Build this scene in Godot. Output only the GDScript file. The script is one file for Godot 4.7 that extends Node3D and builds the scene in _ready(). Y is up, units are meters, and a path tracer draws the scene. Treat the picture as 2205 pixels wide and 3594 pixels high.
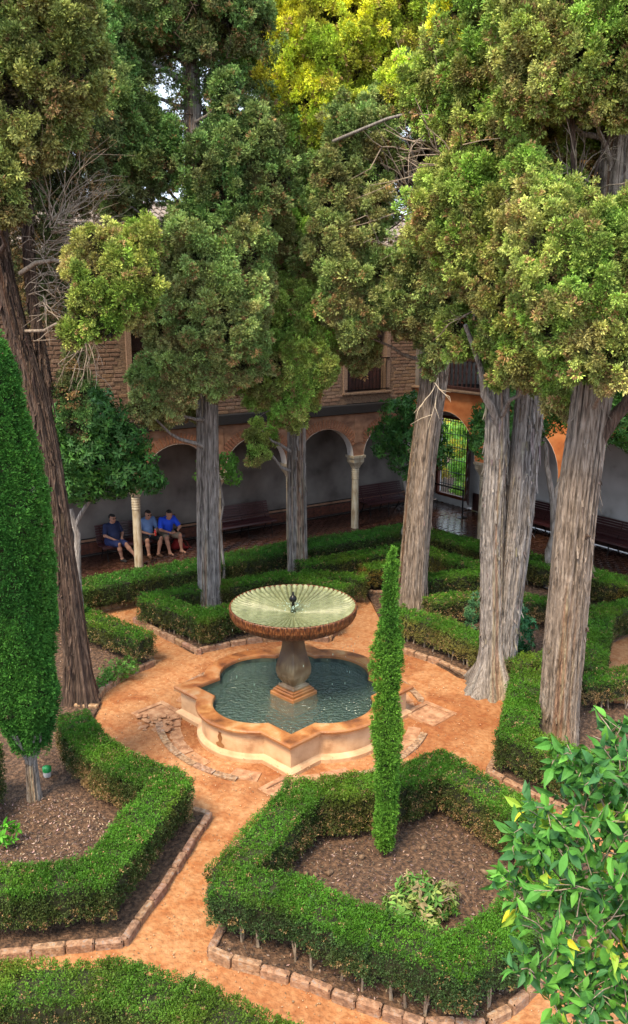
extends Node3D

class MB:
	var v := PackedVector3Array()
	var n := PackedVector3Array()
	var c := PackedColorArray()
	var ix := PackedInt32Array()
	var col := Color.WHITE
	func tri(a: Vector3, b: Vector3, d: Vector3) -> void:
		var k := v.size()
		var m := (b - a).cross(d - a).normalized()
		v.append(a); v.append(b); v.append(d)
		for i in 3:
			n.append(m)
			c.append(col)
		ix.append(k); ix.append(k + 2); ix.append(k + 1)
	func quad(a: Vector3, b: Vector3, d: Vector3, e: Vector3) -> void:
		var k := v.size()
		var m := (d - a).cross(e - b).normalized()
		v.append(a); v.append(b); v.append(d); v.append(e)
		for i in 4:
			n.append(m)
			c.append(col)
		for j in [0, 2, 1, 0, 3, 2]:
			ix.append(k + j)
	func hexa(p: Array) -> void:   # p: 4 bottom corners (ccw from above), 4 top corners
		quad(p[4], p[5], p[6], p[7])
		quad(p[3], p[2], p[1], p[0])
		for i in 4:
			var j := (i + 1) % 4
			quad(p[i], p[j], p[j + 4], p[i + 4])
	func box(at: Vector3, s: Vector3, b := Basis()) -> void:
		var h := s * 0.5
		var p := []
		for y in [-1, 1]:
			for q in [[-1, 1], [1, 1], [1, -1], [-1, -1]]:
				p.append(at + b * Vector3(q[0] * h.x, y * h.y, q[1] * h.z))
		hexa(p)
	func bevel(at: Vector3, s: Vector3, r: float, b := Basis()) -> void:   # a box with chamfered edges
		var h := s * 0.5
		var f := func(i: int, sx: int, sy: int, sz: int) -> Vector3:
			var q := Vector3(sx * (h.x - (0.0 if i == 0 else r)), sy * (h.y - (0.0 if i == 1 else r)), sz * (h.z - (0.0 if i == 2 else r)))
			return at + b * q
		for s1 in [-1, 1]:
			_face([f.call(0, s1, -1, -1), f.call(0, s1, 1, -1), f.call(0, s1, 1, 1), f.call(0, s1, -1, 1)], at)
			_face([f.call(1, -1, s1, -1), f.call(1, 1, s1, -1), f.call(1, 1, s1, 1), f.call(1, -1, s1, 1)], at)
			_face([f.call(2, -1, -1, s1), f.call(2, 1, -1, s1), f.call(2, 1, 1, s1), f.call(2, -1, 1, s1)], at)
			for s2 in [-1, 1]:
				_face([f.call(0, s1, s2, -1), f.call(0, s1, s2, 1), f.call(1, s1, s2, 1), f.call(1, s1, s2, -1)], at)
				_face([f.call(0, s1, -1, s2), f.call(0, s1, 1, s2), f.call(2, s1, 1, s2), f.call(2, s1, -1, s2)], at)
				_face([f.call(1, -1, s1, s2), f.call(1, 1, s1, s2), f.call(2, 1, s1, s2), f.call(2, -1, s1, s2)], at)
	func _face(p: Array, from: Vector3) -> void:
		var m: Vector3 = (p[2] - p[0]).cross(p[3] - p[1])
		if m.dot((p[0] + p[2]) * 0.5 - from) < 0.0:
			quad(p[3], p[2], p[1], p[0])
		else:
			quad(p[0], p[1], p[2], p[3])
	func grid(rows: Array, wrap: bool, flip := false, cols: Array = []) -> void:   # a smooth sheet through rows of points
		var w: int = rows[0].size()
		var k := v.size()
		var acc := PackedVector3Array()
		acc.resize(rows.size() * w)
		for i in rows.size():
			v.append_array(rows[i])
			for j in w:
				c.append(col if cols.is_empty() else cols[i][j])
		for i in rows.size() - 1:
			for j in (w if wrap else w - 1):
				var j2 := (j + 1) % w
				var q := [i * w + j, i * w + j2, (i + 1) * w + j2, (i + 1) * w + j]
				if flip:
					q.reverse()
				var m := (v[k + q[2]] - v[k + q[0]]).cross(v[k + q[3]] - v[k + q[1]])
				for t in q:
					acc[t] += m
				for t in [0, 2, 1, 0, 3, 2]:
					ix.append(k + q[t])
		for a in acc:
			n.append(a.normalized())
	func tube(pts: Array, rad: Array, seg: int) -> void:
		var rows := []
		var ref := Vector3.RIGHT
		for i in pts.size():
			var t: Vector3 = (pts[mini(i + 1, pts.size() - 1)] - pts[maxi(i - 1, 0)]).normalized()
			if absf(ref.dot(t)) > 0.95:
				ref = Vector3.FORWARD
			var s := t.cross(ref).normalized()
			ref = s.cross(t).normalized()
			var row := PackedVector3Array()
			for j in seg:
				var a := TAU * j / seg
				row.append(pts[i] + (ref * cos(a) + s * sin(a)) * rad[i])
			rows.append(row)
		grid(rows, true)
		for e in [0, pts.size() - 1]:
			for j in seg:
				var p: Vector3 = rows[e][j]
				var q: Vector3 = rows[e][(j + 1) % seg]
				if e == 0:
					tri(pts[e], q, p)
				else:
					tri(pts[e], p, q)
	func lathe(prof: Array, seg: int, at := Vector3.ZERO) -> void:   # prof: Vector2(radius, height) from bottom to top
		var rows := []
		for p in prof:
			var row := PackedVector3Array()
			for j in seg:
				var a := -TAU * j / seg
				row.append(at + Vector3(cos(a) * p.x, p.y, sin(a) * p.x))
			rows.append(row)
		grid(rows, true)
	func ball(at: Vector3, r: Vector3, seg := 10) -> void:
		var rows := []
		for i in seg / 2 + 1:
			var t := -PI / 2 + PI * i / (seg / 2)
			var row := PackedVector3Array()
			for j in seg:
				var a := -TAU * j / seg
				row.append(at + Vector3(cos(a) * cos(t) * r.x, sin(t) * r.y, sin(a) * cos(t) * r.z))
			rows.append(row)
		grid(rows, true)
	func leaf(at: Vector3, dir: Vector3, side: Vector3, l: float, w: float, bend := 0.15) -> void:   # a leaf folded along its midrib
		var up := side.cross(dir).normalized()
		var m := at + dir * l * 0.45 - up * w * 0.22
		var t := at + dir * l - up * l * bend
		tri(at, m + side * w * 0.5 + up * w * 0.22, t)
		tri(at, t, m - side * w * 0.5 + up * w * 0.22)
	func mesh() -> ArrayMesh:
		var a := []
		a.resize(Mesh.ARRAY_MAX)
		a[Mesh.ARRAY_VERTEX] = v
		a[Mesh.ARRAY_NORMAL] = n
		a[Mesh.ARRAY_COLOR] = c
		a[Mesh.ARRAY_INDEX] = ix
		var m := ArrayMesh.new()
		m.add_surface_from_arrays(Mesh.PRIMITIVE_TRIANGLES, a)
		return m

var rng := RandomNumberGenerator.new()
var noise := FastNoiseLite.new()
var M := {}
var taken := {}

func rf(a: float, b: float) -> float:
	return rng.randf_range(a, b)

func rdir() -> Vector3:
	var y := rf(-1, 1)
	var a := rf(0, TAU)
	var r := sqrt(1.0 - y * y)
	return Vector3(cos(a) * r, y, sin(a) * r)

func numbered(called: String) -> String:
	var k: int = taken.get(called, 0)
	taken[called] = k + 1
	return called if k == 0 else "%s_%03d" % [called, k]

func tag(o: Node3D, label: String, category: String, group := "") -> Node3D:
	o.set_meta("label", label)
	o.set_meta("category", category)
	if group:
		o.set_meta("group", group)
	return o

func thing(called: String, label: String, category: String, at := Vector3.ZERO, turn := 0.0, group := "") -> Node3D:
	var o := Node3D.new()
	o.name = numbered(called)
	add_child(o)
	o.position = at
	o.rotation.y = turn
	return tag(o, label, category, group)

func put(called: String, m: Mesh, mat: Material, parent: Node, t := Transform3D()) -> MeshInstance3D:
	var o := MeshInstance3D.new()
	o.mesh = m
	o.material_override = mat
	o.name = numbered(called) if parent == self else called
	parent.add_child(o, true)
	o.transform = t
	return o

func obj(called: String, b: MB, mat: Material, parent: Node, t := Transform3D()) -> MeshInstance3D:
	return put(called, b.mesh(), mat, parent, t)

func struct(called: String, b: MB, mat: Material) -> MeshInstance3D:
	var o := obj(called, b, mat, self)
	o.set_meta("kind", "structure")
	return o

func stuff(called: String, parent: Node, m: Mesh, mat: Material, at: Array, cols: PackedColorArray) -> MultiMeshInstance3D:
	var mm := MultiMesh.new()
	mm.transform_format = MultiMesh.TRANSFORM_3D
	mm.use_colors = true
	mm.mesh = m
	mm.instance_count = at.size()
	for i in at.size():
		mm.set_instance_transform(i, at[i])
		mm.set_instance_color(i, cols[i])
	var o := MultiMeshInstance3D.new()
	o.multimesh = mm
	o.material_override = mat
	o.name = numbered(called) if parent == self else called
	parent.add_child(o, true)
	o.set_meta("kind", "stuff")
	return o

# ---------- materials ----------
func ntex(freq: float, cols: Array, offs: Array, size := 512, octaves := 5, kind := FastNoiseLite.TYPE_SIMPLEX_SMOOTH, sd := 1) -> NoiseTexture2D:
	var f := FastNoiseLite.new()
	f.noise_type = kind
	f.frequency = freq
	f.fractal_octaves = octaves
	f.seed = sd
	var t := NoiseTexture2D.new()
	t.width = size
	t.height = size
	t.seamless = true
	t.generate_mipmaps = false
	t.noise = f
	if cols.size():
		var g := Gradient.new()
		g.offsets = PackedFloat32Array(offs)
		g.colors = PackedColorArray(cols)
		t.color_ramp = g
	return t

func mat(cols: Array, offs: Array, freq: float, scale: Vector3, rough := 0.85, bump := 0.0, bfreq := 0.02, sd := 1) -> StandardMaterial3D:
	var m := StandardMaterial3D.new()
	m.roughness = rough
	m.albedo_texture = ntex(freq, cols, offs, 512, 5, FastNoiseLite.TYPE_SIMPLEX_SMOOTH, sd)
	m.uv1_triplanar = true
	m.uv1_world_triplanar = true
	m.uv1_scale = scale
	m.vertex_color_use_as_albedo = true
	if bump > 0.0:
		m.heightmap_enabled = true
		m.heightmap_scale = bump
		m.heightmap_texture = ntex(bfreq, [], [], 512, 5, FastNoiseLite.TYPE_SIMPLEX_SMOOTH, sd + 7)
	return m

func flat(c: Color, rough := 0.6, metal := 0.0) -> StandardMaterial3D:
	var m := StandardMaterial3D.new()
	m.albedo_color = c
	m.roughness = rough
	m.metallic = metal
	m.vertex_color_use_as_albedo = true
	return m

func leafmat(back: Color, rough := 0.55) -> StandardMaterial3D:
	var m := flat(Color.WHITE, rough)
	m.backlight_enabled = true
	m.backlight = back
	m.metallic_specular = 0.3
	return m

func C(h: String) -> Color:
	return Color(h)

func make_materials() -> void:
	M.path = mat([C("91623c"), C("9f714a"), C("a77a53"), C("b38961")], [0.1, 0.38, 0.62, 0.9], 0.03, Vector3.ONE * 0.55, 0.95, 1.6, 0.05, 3)
	M.path.detail_enabled = true
	M.path.detail_blend_mode = BaseMaterial3D.BLEND_MODE_MUL
	M.path.detail_albedo = ntex(0.009, [C("ecd3bb"), C("faf1e8"), C("ffffff"), C("fff8f0")], [0.15, 0.4, 0.7, 0.95], 512, 3, FastNoiseLite.TYPE_SIMPLEX_SMOOTH, 21)
	M.soil = mat([C("2c2018"), C("473325"), C("5a4332"), C("775d49")], [0.15, 0.4, 0.6, 0.9], 0.03, Vector3.ONE * 0.7, 0.95, 3.0, 0.06, 5)
	M.kerb = mat([C("6f5745"), C("8f6f55"), C("a48467"), C("8e857d")], [0.2, 0.45, 0.65, 0.9], 0.012, Vector3.ONE * 1.7, 0.9, 0.8, 0.04, 8)
	M.stone = mat([C("a07a58"), C("bd9874"), C("c9a682"), C("d5b592")], [0.1, 0.4, 0.65, 0.92], 0.006, Vector3.ONE * 0.8, 0.7, 0.3, 0.06, 11)
	M.paving = mat([C("80593f"), C("986f51"), C("a67e5f"), C("b39072")], [0.1, 0.38, 0.65, 0.92], 0.012, Vector3.ONE * 0.8, 0.8, 0.5, 0.06, 37)
	M.stain = mat([C("5f3a22"), C("8a572f"), C("a37142"), C("b0946c")], [0.05, 0.38, 0.65, 0.98], 0.004, Vector3.ONE * 0.9, 0.45, 0.5, 0.05, 12)
	M.wetstone = mat([C("4a3826"), C("6a543b"), C("857357"), C("9c8e70")], [0.12, 0.4, 0.65, 0.92], 0.006, Vector3(0.9, 0.55, 0.9), 0.4, 0.15, 0.05, 13)
	M.rust = mat([C("2c170c"), C("4d2813"), C("6f401e"), C("8f6b48")], [0.2, 0.45, 0.62, 0.92], 0.03, Vector3(1.5, 0.6, 1.5), 0.45, 0.5, 0.05, 14)
	M.algae = mat([C("5c6245"), C("747a58"), C("888d6b"), C("9a9e7e")], [0.15, 0.4, 0.65, 0.9], 0.01, Vector3.ONE * 1.4, 0.35, 0.2, 0.05, 15)
	M.pool = mat([C("1a2420"), C("26332c"), C("3b463a"), C("555a45")], [0.2, 0.4, 0.6, 0.9], 0.01, Vector3.ONE * 0.6, 0.8, 0.0, 0.05, 16)
	M.bark = mat([C("544d48"), C("867e78"), C("9a928c"), C("b4aca6")], [0.2, 0.42, 0.62, 0.9], 0.0225, Vector3(1.9, 0.2, 1.9), 0.95, 4.5, 0.05, 17)
	M.barkred = mat([C("2b201a"), C("4a382e"), C("5f4c40"), C("79675a")], [0.2, 0.42, 0.62, 0.9], 0.0225, Vector3(1.9, 0.2, 1.9), 0.95, 4.5, 0.05, 18)
	M.barktan = mat([C("54473d"), C("827264"), C("958577"), C("aa9c8f")], [0.2, 0.42, 0.62, 0.9], 0.0225, Vector3(1.9, 0.2, 1.9), 0.95, 4.5, 0.05, 19)
	M.twig = mat([C("57483d"), C("8c7d6d"), C("aa9b8a")], [0.2, 0.5, 0.8], 0.02, Vector3(2, 0.5, 2), 0.9, 0.0, 0.02, 20)
	M.shaded_wall = mat([C("403a36"), C("5c5550"), C("69625d"), C("767069")], [0.08, 0.34, 0.6, 0.92], 0.006, Vector3(0.35, 0.25, 0.35), 0.9, 0.3, 0.03, 22)  # white plaster darkened, the gallery shade mixed into its colour
	M.lit_wall = mat([C("7d7874"), C("a9a6a3"), C("b7b4b2"), C("c1bfbd")], [0.06, 0.3, 0.6, 0.92], 0.006, Vector3(0.35, 0.25, 0.35), 0.9, 0.3, 0.03, 36)  # lighter copy of that plaster, painted for the better lit wing
	M.plaster = mat([C("5f4534"), C("785642"), C("87644d"), C("95735c")], [0.1, 0.38, 0.6, 0.9], 0.01, Vector3.ONE * 0.6, 0.9, 0.5, 0.04, 23)
	M.orange = mat([C("9b5a33"), C("b96c3b"), C("c47a47"), C("cd8b59")], [0.1, 0.38, 0.65, 0.92], 0.008, Vector3.ONE * 0.5, 0.9, 0.3, 0.04, 24)
	M.brick = mat([C("5f4a3c"), C("775f4d"), C("866d5a"), C("957e6a")], [0.15, 0.4, 0.6, 0.9], 0.03, Vector3.ONE * 1.5, 0.92, 0.5, 0.05, 25)
	M.archbrick = mat([C("5c3a2b"), C("7a4d39"), C("8a5c45"), C("9c745a")], [0.15, 0.4, 0.6, 0.9], 0.03, Vector3.ONE * 1.5, 0.92, 0.5, 0.05, 35)
	M.mortar = mat([C("4f3e31"), C("725c49"), C("826b56")], [0.2, 0.5, 0.85], 0.03, Vector3.ONE, 0.95, 0.6, 0.05, 26)
	M.beam = mat([C("0a0808"), C("120f0f"), C("1d1918")], [0.2, 0.5, 0.85], 0.02, Vector3(0.4, 3, 3), 0.75, 0.6, 0.04, 27)
	M.wood = mat([C("200e0b"), C("351913"), C("4a251b")], [0.2, 0.5, 0.85], 0.02, Vector3(3, 0.5, 3), 0.6, 0.3, 0.04, 28)
	M.benchwood = mat([C("2b1418"), C("3d1d20"), C("4d292a")], [0.2, 0.5, 0.85], 0.02, Vector3(1, 3, 3), 0.35, 0.1, 0.04, 29)
	M.tile = mat([C("33190f"), C("512819"), C("643522")], [0.2, 0.5, 0.85], 0.015, Vector3.ONE * 1.2, 0.6, 0.2, 0.04, 30)
	M.floor = mat([C("251814"), C("36241d"), C("442e26"), C("513b30")], [0.15, 0.4, 0.65, 0.92], 0.012, Vector3.ONE * 0.9, 0.2, 0.12, 0.05, 31)
	M.marble = mat([C("7a6a52"), C("958871"), C("a79d88"), C("b1a997")], [0.12, 0.38, 0.6, 0.9], 0.01, Vector3(1.4, 0.4, 1.4), 0.6, 0.1, 0.04, 32)
	M.rooftile = mat([C("5f5550"), C("7f736c"), C("988c84")], [0.2, 0.5, 0.85], 0.02, Vector3.ONE * 1.2, 0.9, 0.5, 0.05, 33)
	M.plain_white = flat(Color(0.72, 0.71, 0.7), 0.9)
	M.iron = flat(Color(0.03, 0.03, 0.03), 0.5, 0.6)
	M.dark = flat(Color(0.09, 0.06, 0.05), 0.9)
	M.hedge = leafmat(Color(0.35, 0.45, 0.12))
	M.cypress = leafmat(Color(0.24, 0.27, 0.08), 0.75)
	M.orange_leaf = leafmat(Color(0.4, 0.5, 0.12), 0.52)
	M.chip = flat(Color.WHITE, 0.9)
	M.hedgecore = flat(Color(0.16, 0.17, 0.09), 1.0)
	M.foam = flat(Color(0.6, 0.7, 0.64), 0.5)
	M.black = flat(Color(0.06, 0.06, 0.06), 0.3, 0.5)
	M.water = StandardMaterial3D.new()
	M.water.albedo_color = Color(0.28, 0.37, 0.34, 0.6)
	M.water.transparency = BaseMaterial3D.TRANSPARENCY_ALPHA
	M.water.roughness = 0.04
	M.water.uv1_triplanar = true
	M.water.uv1_world_triplanar = true
	M.water.uv1_scale = Vector3.ONE * 0.9
	M.water.heightmap_enabled = true
	M.water.heightmap_scale = 6.0
	M.water.heightmap_texture = ntex(0.022, [], [], 512, 3, FastNoiseLite.TYPE_SIMPLEX_SMOOTH, 41)
	M.bowlwater = StandardMaterial3D.new()
	M.bowlwater.albedo_color = Color(0.6, 0.68, 0.52, 0.07)
	M.bowlwater.transparency = BaseMaterial3D.TRANSPARENCY_ALPHA
	M.bowlwater.roughness = 0.05
	M.bowlwater.uv1_triplanar = true
	M.bowlwater.uv1_world_triplanar = true
	M.bowlwater.uv1_scale = Vector3.ONE * 1.3
	M.bowlwater.heightmap_enabled = true
	M.bowlwater.heightmap_scale = 0.6
	M.bowlwater.heightmap_texture = M.water.heightmap_texture

# ---------- ground, beds and kerbs ----------
func P3(p: Vector2, y := 0.0) -> Vector3:   # plan point: x to the right, y = metres away from the viewer's wall
	return Vector3(p.x, y, -p.y)

func make_ground() -> void:
	var g := MB.new()
	g.quad(Vector3(-150, -0.12, 150), Vector3(150, -0.12, 150), Vector3(150, -0.12, -150), Vector3(-150, -0.12, -150))
	struct("ground", g, M.soil)
	g = MB.new()
	var rows := []
	var cols := []
	for i in 300:
		var row := PackedVector3Array()
		var cl := PackedColorArray()
		for j in 250:
			var x := -9.5 + j * 0.076
			var z := -4.0 - i * 0.07
			var q := Vector2(x - FC.x, -z - FC.y)
			var y := noise.get_noise_2d(x * 40, z * 40) * 0.02 + noise.get_noise_2d(x * 220, z * 220) * 0.008 - 0.012
			var l := q.length()
			var s := minf(absf(absf(q.x) - 2.42) + absf(q.y), absf(absf(q.y) - 2.42) + absf(q.x))
			if l < 3.2:   # the channel round the pool lies lower than the path
				y = lerpf(y, -0.085, maxf(1.0 - smoothstep(2.22, 2.34, l), 1.0 - smoothstep(0.46, 0.56, s)))
			row.append(Vector3(x, y, z))
			var damp := smoothstep(0.05, 0.3, noise.get_noise_2d(x * 55 + 40, z * 55) + 0.16 - absf(l - 2.6) * 0.28 + q.x * 0.03) * (0.9 if l < 4.2 else 0.0)
			damp = maxf(damp, smoothstep(0.22, 0.4, noise.get_noise_2d(x * 30 - 90, z * 34)) * 0.5)
			cl.append(Color(1, 1, 1).lerp(Color(0.72, 0.56, 0.42), clampf(damp, 0, 1)))
		rows.append(row)
		cols.append(cl)
	g.grid(rows, false, false, cols)
	struct("garden_path", g, M.path)
	var pm := MB.new()
	pm.ball(Vector3.ZERO, Vector3(1, 0.6, 0.8), 6)
	var xs := []
	var cs := PackedColorArray()
	for i in 9000:
		var z := -(5.6 + pow(rf(0, 1), 1.4) * 14.0)
		var s := rf(0.004, 0.012) * (1.6 if rf(0, 1) < 0.06 else 1.0)
		xs.append(Transform3D(Basis(Vector3.UP, rf(0, TAU)).scaled(Vector3.ONE * s), Vector3(rf(-5, 6), 0.004, z)))
		var b := rf(0.2, 0.62)
		cs.append(Color(b, b * 0.68, b * 0.42))
	stuff("gravel", self, pm.mesh(), M.chip, xs, cs)
	var lm := MB.new()
	lm.leaf(Vector3.ZERO, Vector3(0, 0.1, 1).normalized(), Vector3.RIGHT, 1.0, 0.3, 0.2)
	xs = []
	cs = PackedColorArray()
	for i in 2600:   # needles and dead leaves blown over the path
		var p := Vector3(rf(-5, 6), 0.006, -rf(5.6, 19.0))
		if noise.get_noise_2d(p.x * 60, p.z * 60 + 70) < rf(-0.2, 0.25) or Vector2(p.x - FC.x, -p.z - FC.y).length() < 2.6:
			continue
		xs.append(Transform3D(Basis.from_euler(Vector3(rf(-0.3, 0.3), rf(0, TAU), rf(-0.4, 0.4))).scaled(Vector3.ONE * rf(0.012, 0.04)), p))
		var k := rf(0.06, 0.28)
		cs.append(Color(k, k * 0.62, k * 0.36))
	stuff("fallen_needles", self, lm.mesh(), M.chip, xs, cs)

func bed(called: String, poly: Array, y := 0.05) -> void:
	var pts := PackedVector2Array(poly)
	var g := MB.new()
	# a fine sheet clipped to the outline, so that the soil can be uneven
	var lo := pts[0]
	var hi := pts[0]
	for p in pts:
		lo = lo.min(p)
		hi = hi.max(p)
	var st := 0.12
	for i in int((hi.x - lo.x) / st) + 1:
		for j in int((hi.y - lo.y) / st) + 1:
			var a := lo + Vector2(i, j) * st
			for q in Geometry2D.intersect_polygons(PackedVector2Array([a, a + Vector2(st, 0), a + Vector2(st, st), a + Vector2(0, st)]), pts):
				for t in range(1, q.size() - 1):
					var h := []
					for w in [q[0], q[t], q[t + 1]]:
						h.append(P3(w, y + noise.get_noise_2d(w.x * 120, w.y * 120) * 0.035 + noise.get_noise_2d(w.x * 400, w.y * 400) * 0.015))
					g.tri(h[0], h[1], h[2])
	for t in pts.size():
		var a := pts[t]
		var b := pts[(t + 1) % pts.size()]
		g.quad(P3(a, -0.05), P3(b, -0.05), P3(b, y - 0.02), P3(a, y - 0.02))
	struct(called, g, M.soil)

func litter(called: String, poly: Array, count: int, pale: float) -> void:   # dead leaves and chips, past counting
	var pts := PackedVector2Array(poly)
	var lo := pts[0]
	var hi := pts[0]
	for p in pts:
		lo = lo.min(p)
		hi = hi.max(p)
	var m := MB.new()
	m.leaf(Vector3.ZERO, Vector3(0, 0.1, 1).normalized(), Vector3.RIGHT, 1.0, 0.45, 0.25)
	var xs := []
	var cs := PackedColorArray()
	while xs.size() < count:
		var p := Vector2(rf(lo.x, hi.x), rf(lo.y, hi.y))
		if not Geometry2D.is_point_in_polygon(p, pts):
			continue
		var y := 0.055 + noise.get_noise_2d(p.x * 120, p.y * 120) * 0.035 + noise.get_noise_2d(p.x * 400, p.y * 400) * 0.015
		xs.append(Transform3D(Basis.from_euler(Vector3(rf(-0.6, 0.6), rf(0, TAU), rf(-0.7, 0.7))).scaled(Vector3.ONE * rf(0.018, 0.05)), P3(p, y + rf(0.0, 0.012))))
		var b := rf(0.03, 0.14) + (rf(0.1, 0.36) if rf(0, 1) < pale else 0.0)
		cs.append(Color(b, b * rf(0.6, 0.8), b * rf(0.45, 0.68)))
	stuff(called, self, m.mesh(), M.chip, xs, cs)

func kerb(label: String, pts: Array, group := "brick kerbs round the beds", len := 0.29) -> void:
	var t := thing("brick_kerb", label, "kerb", Vector3.ZERO, 0.0, group)
	var kinds := []
	for k in 5:
		var b := MB.new()
		var s := rf(0.78, 1.12)
		b.col = Color(s, s * rf(0.9, 1.03), s * rf(0.85, 1.1))
		b.bevel(Vector3.ZERO, Vector3(len - rf(0.006, 0.014), 0.17, rf(0.085, 0.1)), rf(0.008, 0.018))
		kinds.append(b.mesh())
	for i in pts.size() - 1:
		var a: Vector2 = pts[i]
		var d: Vector2 = pts[i + 1] - a
		var n := maxi(1, roundi(d.length() / len))
		for k in n:
			var p: Vector2 = a + d * (k + 0.5) / n
			var tr := Transform3D(Basis(Vector3.UP, atan2(d.y, d.x) + rf(-0.04, 0.04)) * Basis(Vector3.RIGHT, rf(-0.08, 0.08)).scaled(Vector3(d.length() / n / len, 1, 1)), P3(p + Vector2(rf(-0.01, 0.01), rf(-0.01, 0.01)), 0.02 + rf(-0.012, 0.012)))
			put("brick", kinds[rng.randi() % 5], M.kerb, t, tr)

# ---------- hedges ----------
var sprigs := []

func make_sprigs() -> void:
	for k in 4:
		var b := MB.new()
		for i in 11:
			var d := (rdir() + Vector3.UP * 0.8).normalized()
			var s := d.cross(rdir()).normalized()
			var g := rf(0.7, 1.25)
			b.col = Color(g * rf(0.85, 1.2), g, g * rf(0.7, 1.1))
			b.leaf(d * rf(0.0, 0.028) + Vector3(rf(-1, 1), rf(-1, 1), rf(-1, 1)) * 0.016, d, s, rf(0.018, 0.028), rf(0.011, 0.016))
		sprigs.append(b.mesh())

func hedge(label: String, pts: Array, width: float, height: float, sp: float, o := {}) -> Node3D:
	var t := thing("box_hedge", label, "hedge", Vector3.ZERO, 0.0, "clipped box hedges round the beds")
	var low: float = o.get("low", 0.16)
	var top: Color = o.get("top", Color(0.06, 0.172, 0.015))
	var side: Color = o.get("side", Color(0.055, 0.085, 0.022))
	var dead: float = o.get("dead", 0.09)
	var xs := [[], [], [], []]
	var cs := [PackedColorArray(), PackedColorArray(), PackedColorArray(), PackedColorArray()]
	var core := MB.new()
	var segs: int = pts.size() - 1
	for i in segs:
		var a: Vector2 = pts[i]
		var b: Vector2 = pts[i + 1]
		var d := (b - a).normalized()
		var e := Vector2(-d.y, d.x)
		var ea := width * 0.5 if i == 0 else width * 0.42
		var eb := width * 0.5 if i == segs - 1 else width * 0.42
		var aa := a - d * ea
		var l := (b - a).length() + ea + eb
		var ins := 0.055
		var hh := height - ins - 0.004 * (i % 3)
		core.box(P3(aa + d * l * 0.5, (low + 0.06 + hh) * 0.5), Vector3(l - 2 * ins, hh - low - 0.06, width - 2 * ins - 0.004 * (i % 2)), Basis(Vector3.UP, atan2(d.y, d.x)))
		var hs := height - low
		var rim := width + 2.0 * hs
		var cnt := int(l * rim / (sp * sp)) + int((width * hs * 2.0) / (sp * sp))
		for k in cnt:
			var q := rf(0, l)
			var f := rf(0, rim + (2.0 * width * hs / l))
			var pos: Vector3
			var nor: Vector3
			var c: Color
			if f < width:
				pos = P3(aa + d * q + e * (f - width * 0.5), height)
				nor = Vector3.UP
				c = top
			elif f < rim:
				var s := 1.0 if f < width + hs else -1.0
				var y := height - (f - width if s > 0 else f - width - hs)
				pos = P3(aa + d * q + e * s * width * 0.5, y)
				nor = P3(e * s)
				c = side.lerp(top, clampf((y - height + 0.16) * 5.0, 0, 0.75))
			else:
				var s := 1.0 if rf(0, 1) < 0.5 else -1.0
				pos = P3(aa + d * (l if s > 0 else 0.0) + e * rf(-0.5, 0.5) * width, rf(low, height))
				nor = P3(d * s)
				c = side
			var w := noise.get_noise_3dv(pos * 150.0) * 0.05 + noise.get_noise_3dv(pos * 480.0) * 0.035
			pos += nor * (w - 0.02 + rf(-0.03, 0.012))
			if pos.y < low + noise.get_noise_2d(pos.x * 300, pos.z * 300) * 0.12:
				continue
			if rf(0, 1) < 0.012:   # a shoot that has grown out since the last clipping
				pos += nor * rf(0.02, 0.07)
			var up := (nor + rdir() * 0.7 + Vector3.UP * 0.25).normalized()
			var sc := rf(0.8, 1.25) * sp / 0.036
			var bs := Basis(Quaternion(Vector3.UP, up)) * Basis(Vector3.UP, rf(0, TAU))
			var m := rng.randi() % 4
			xs[m].append(Transform3D(bs.scaled(Vector3.ONE * sc), pos))
			var g := rf(0.72, 1.3) * (1.0 + noise.get_noise_3dv(pos * 90.0 + Vector3(50, 0, 0)) * 0.5)
			c = c * g
			c.r *= 1.0 + maxf(0.0, noise.get_noise_3dv(pos * 60.0 + Vector3(9, 7, 5))) * 0.9
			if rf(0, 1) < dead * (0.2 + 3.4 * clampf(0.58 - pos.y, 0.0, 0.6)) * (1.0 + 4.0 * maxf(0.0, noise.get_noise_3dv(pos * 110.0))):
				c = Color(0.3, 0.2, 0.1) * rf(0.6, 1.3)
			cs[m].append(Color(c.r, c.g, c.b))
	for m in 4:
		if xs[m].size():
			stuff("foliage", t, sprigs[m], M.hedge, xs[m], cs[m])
	obj("opaque_core", core, M.hedgecore, t)  # solid filler added inside the leaves to keep light from passing
	if o.has("stems"):
		var kinds := []
		for k in 4:
			var b := MB.new()
			var x := rf(-0.06, 0.06)
			b.tube([Vector3(0, -0.02, 0), Vector3(x * 0.6, 0.12, rf(-0.02, 0.02)), Vector3(x, low + 0.16, 0)], [0.016, 0.012, 0.01], 6)
			if k % 2:
				b.tube([Vector3(0.01, 0.0, 0), Vector3(-x - 0.05, low + 0.14, 0.02)], [0.011, 0.007], 5)
			kinds.append(b.mesh())
		var s: float = o.stems   # which side of the run they show on
		for i in segs:
			var d: Vector2 = pts[i + 1] - pts[i]
			var e := Vector2(-d.y, d.x).normalized()
			for k in int(d.length() / 0.24):
				var p: Vector2 = pts[i] + d * ((k + rf(0.2, 0.8)) * 0.24 / d.length()) + e * s * (width * 0.5 - rf(0.07, 0.16))
				put("stem", kinds[rng.randi() % 4], M.twig, t, Transform3D(Basis(Vector3.UP, rf(0, TAU)).scaled(Vector3.ONE * rf(1.0, 1.4)), P3(p, 0.03)))
	return t

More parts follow.
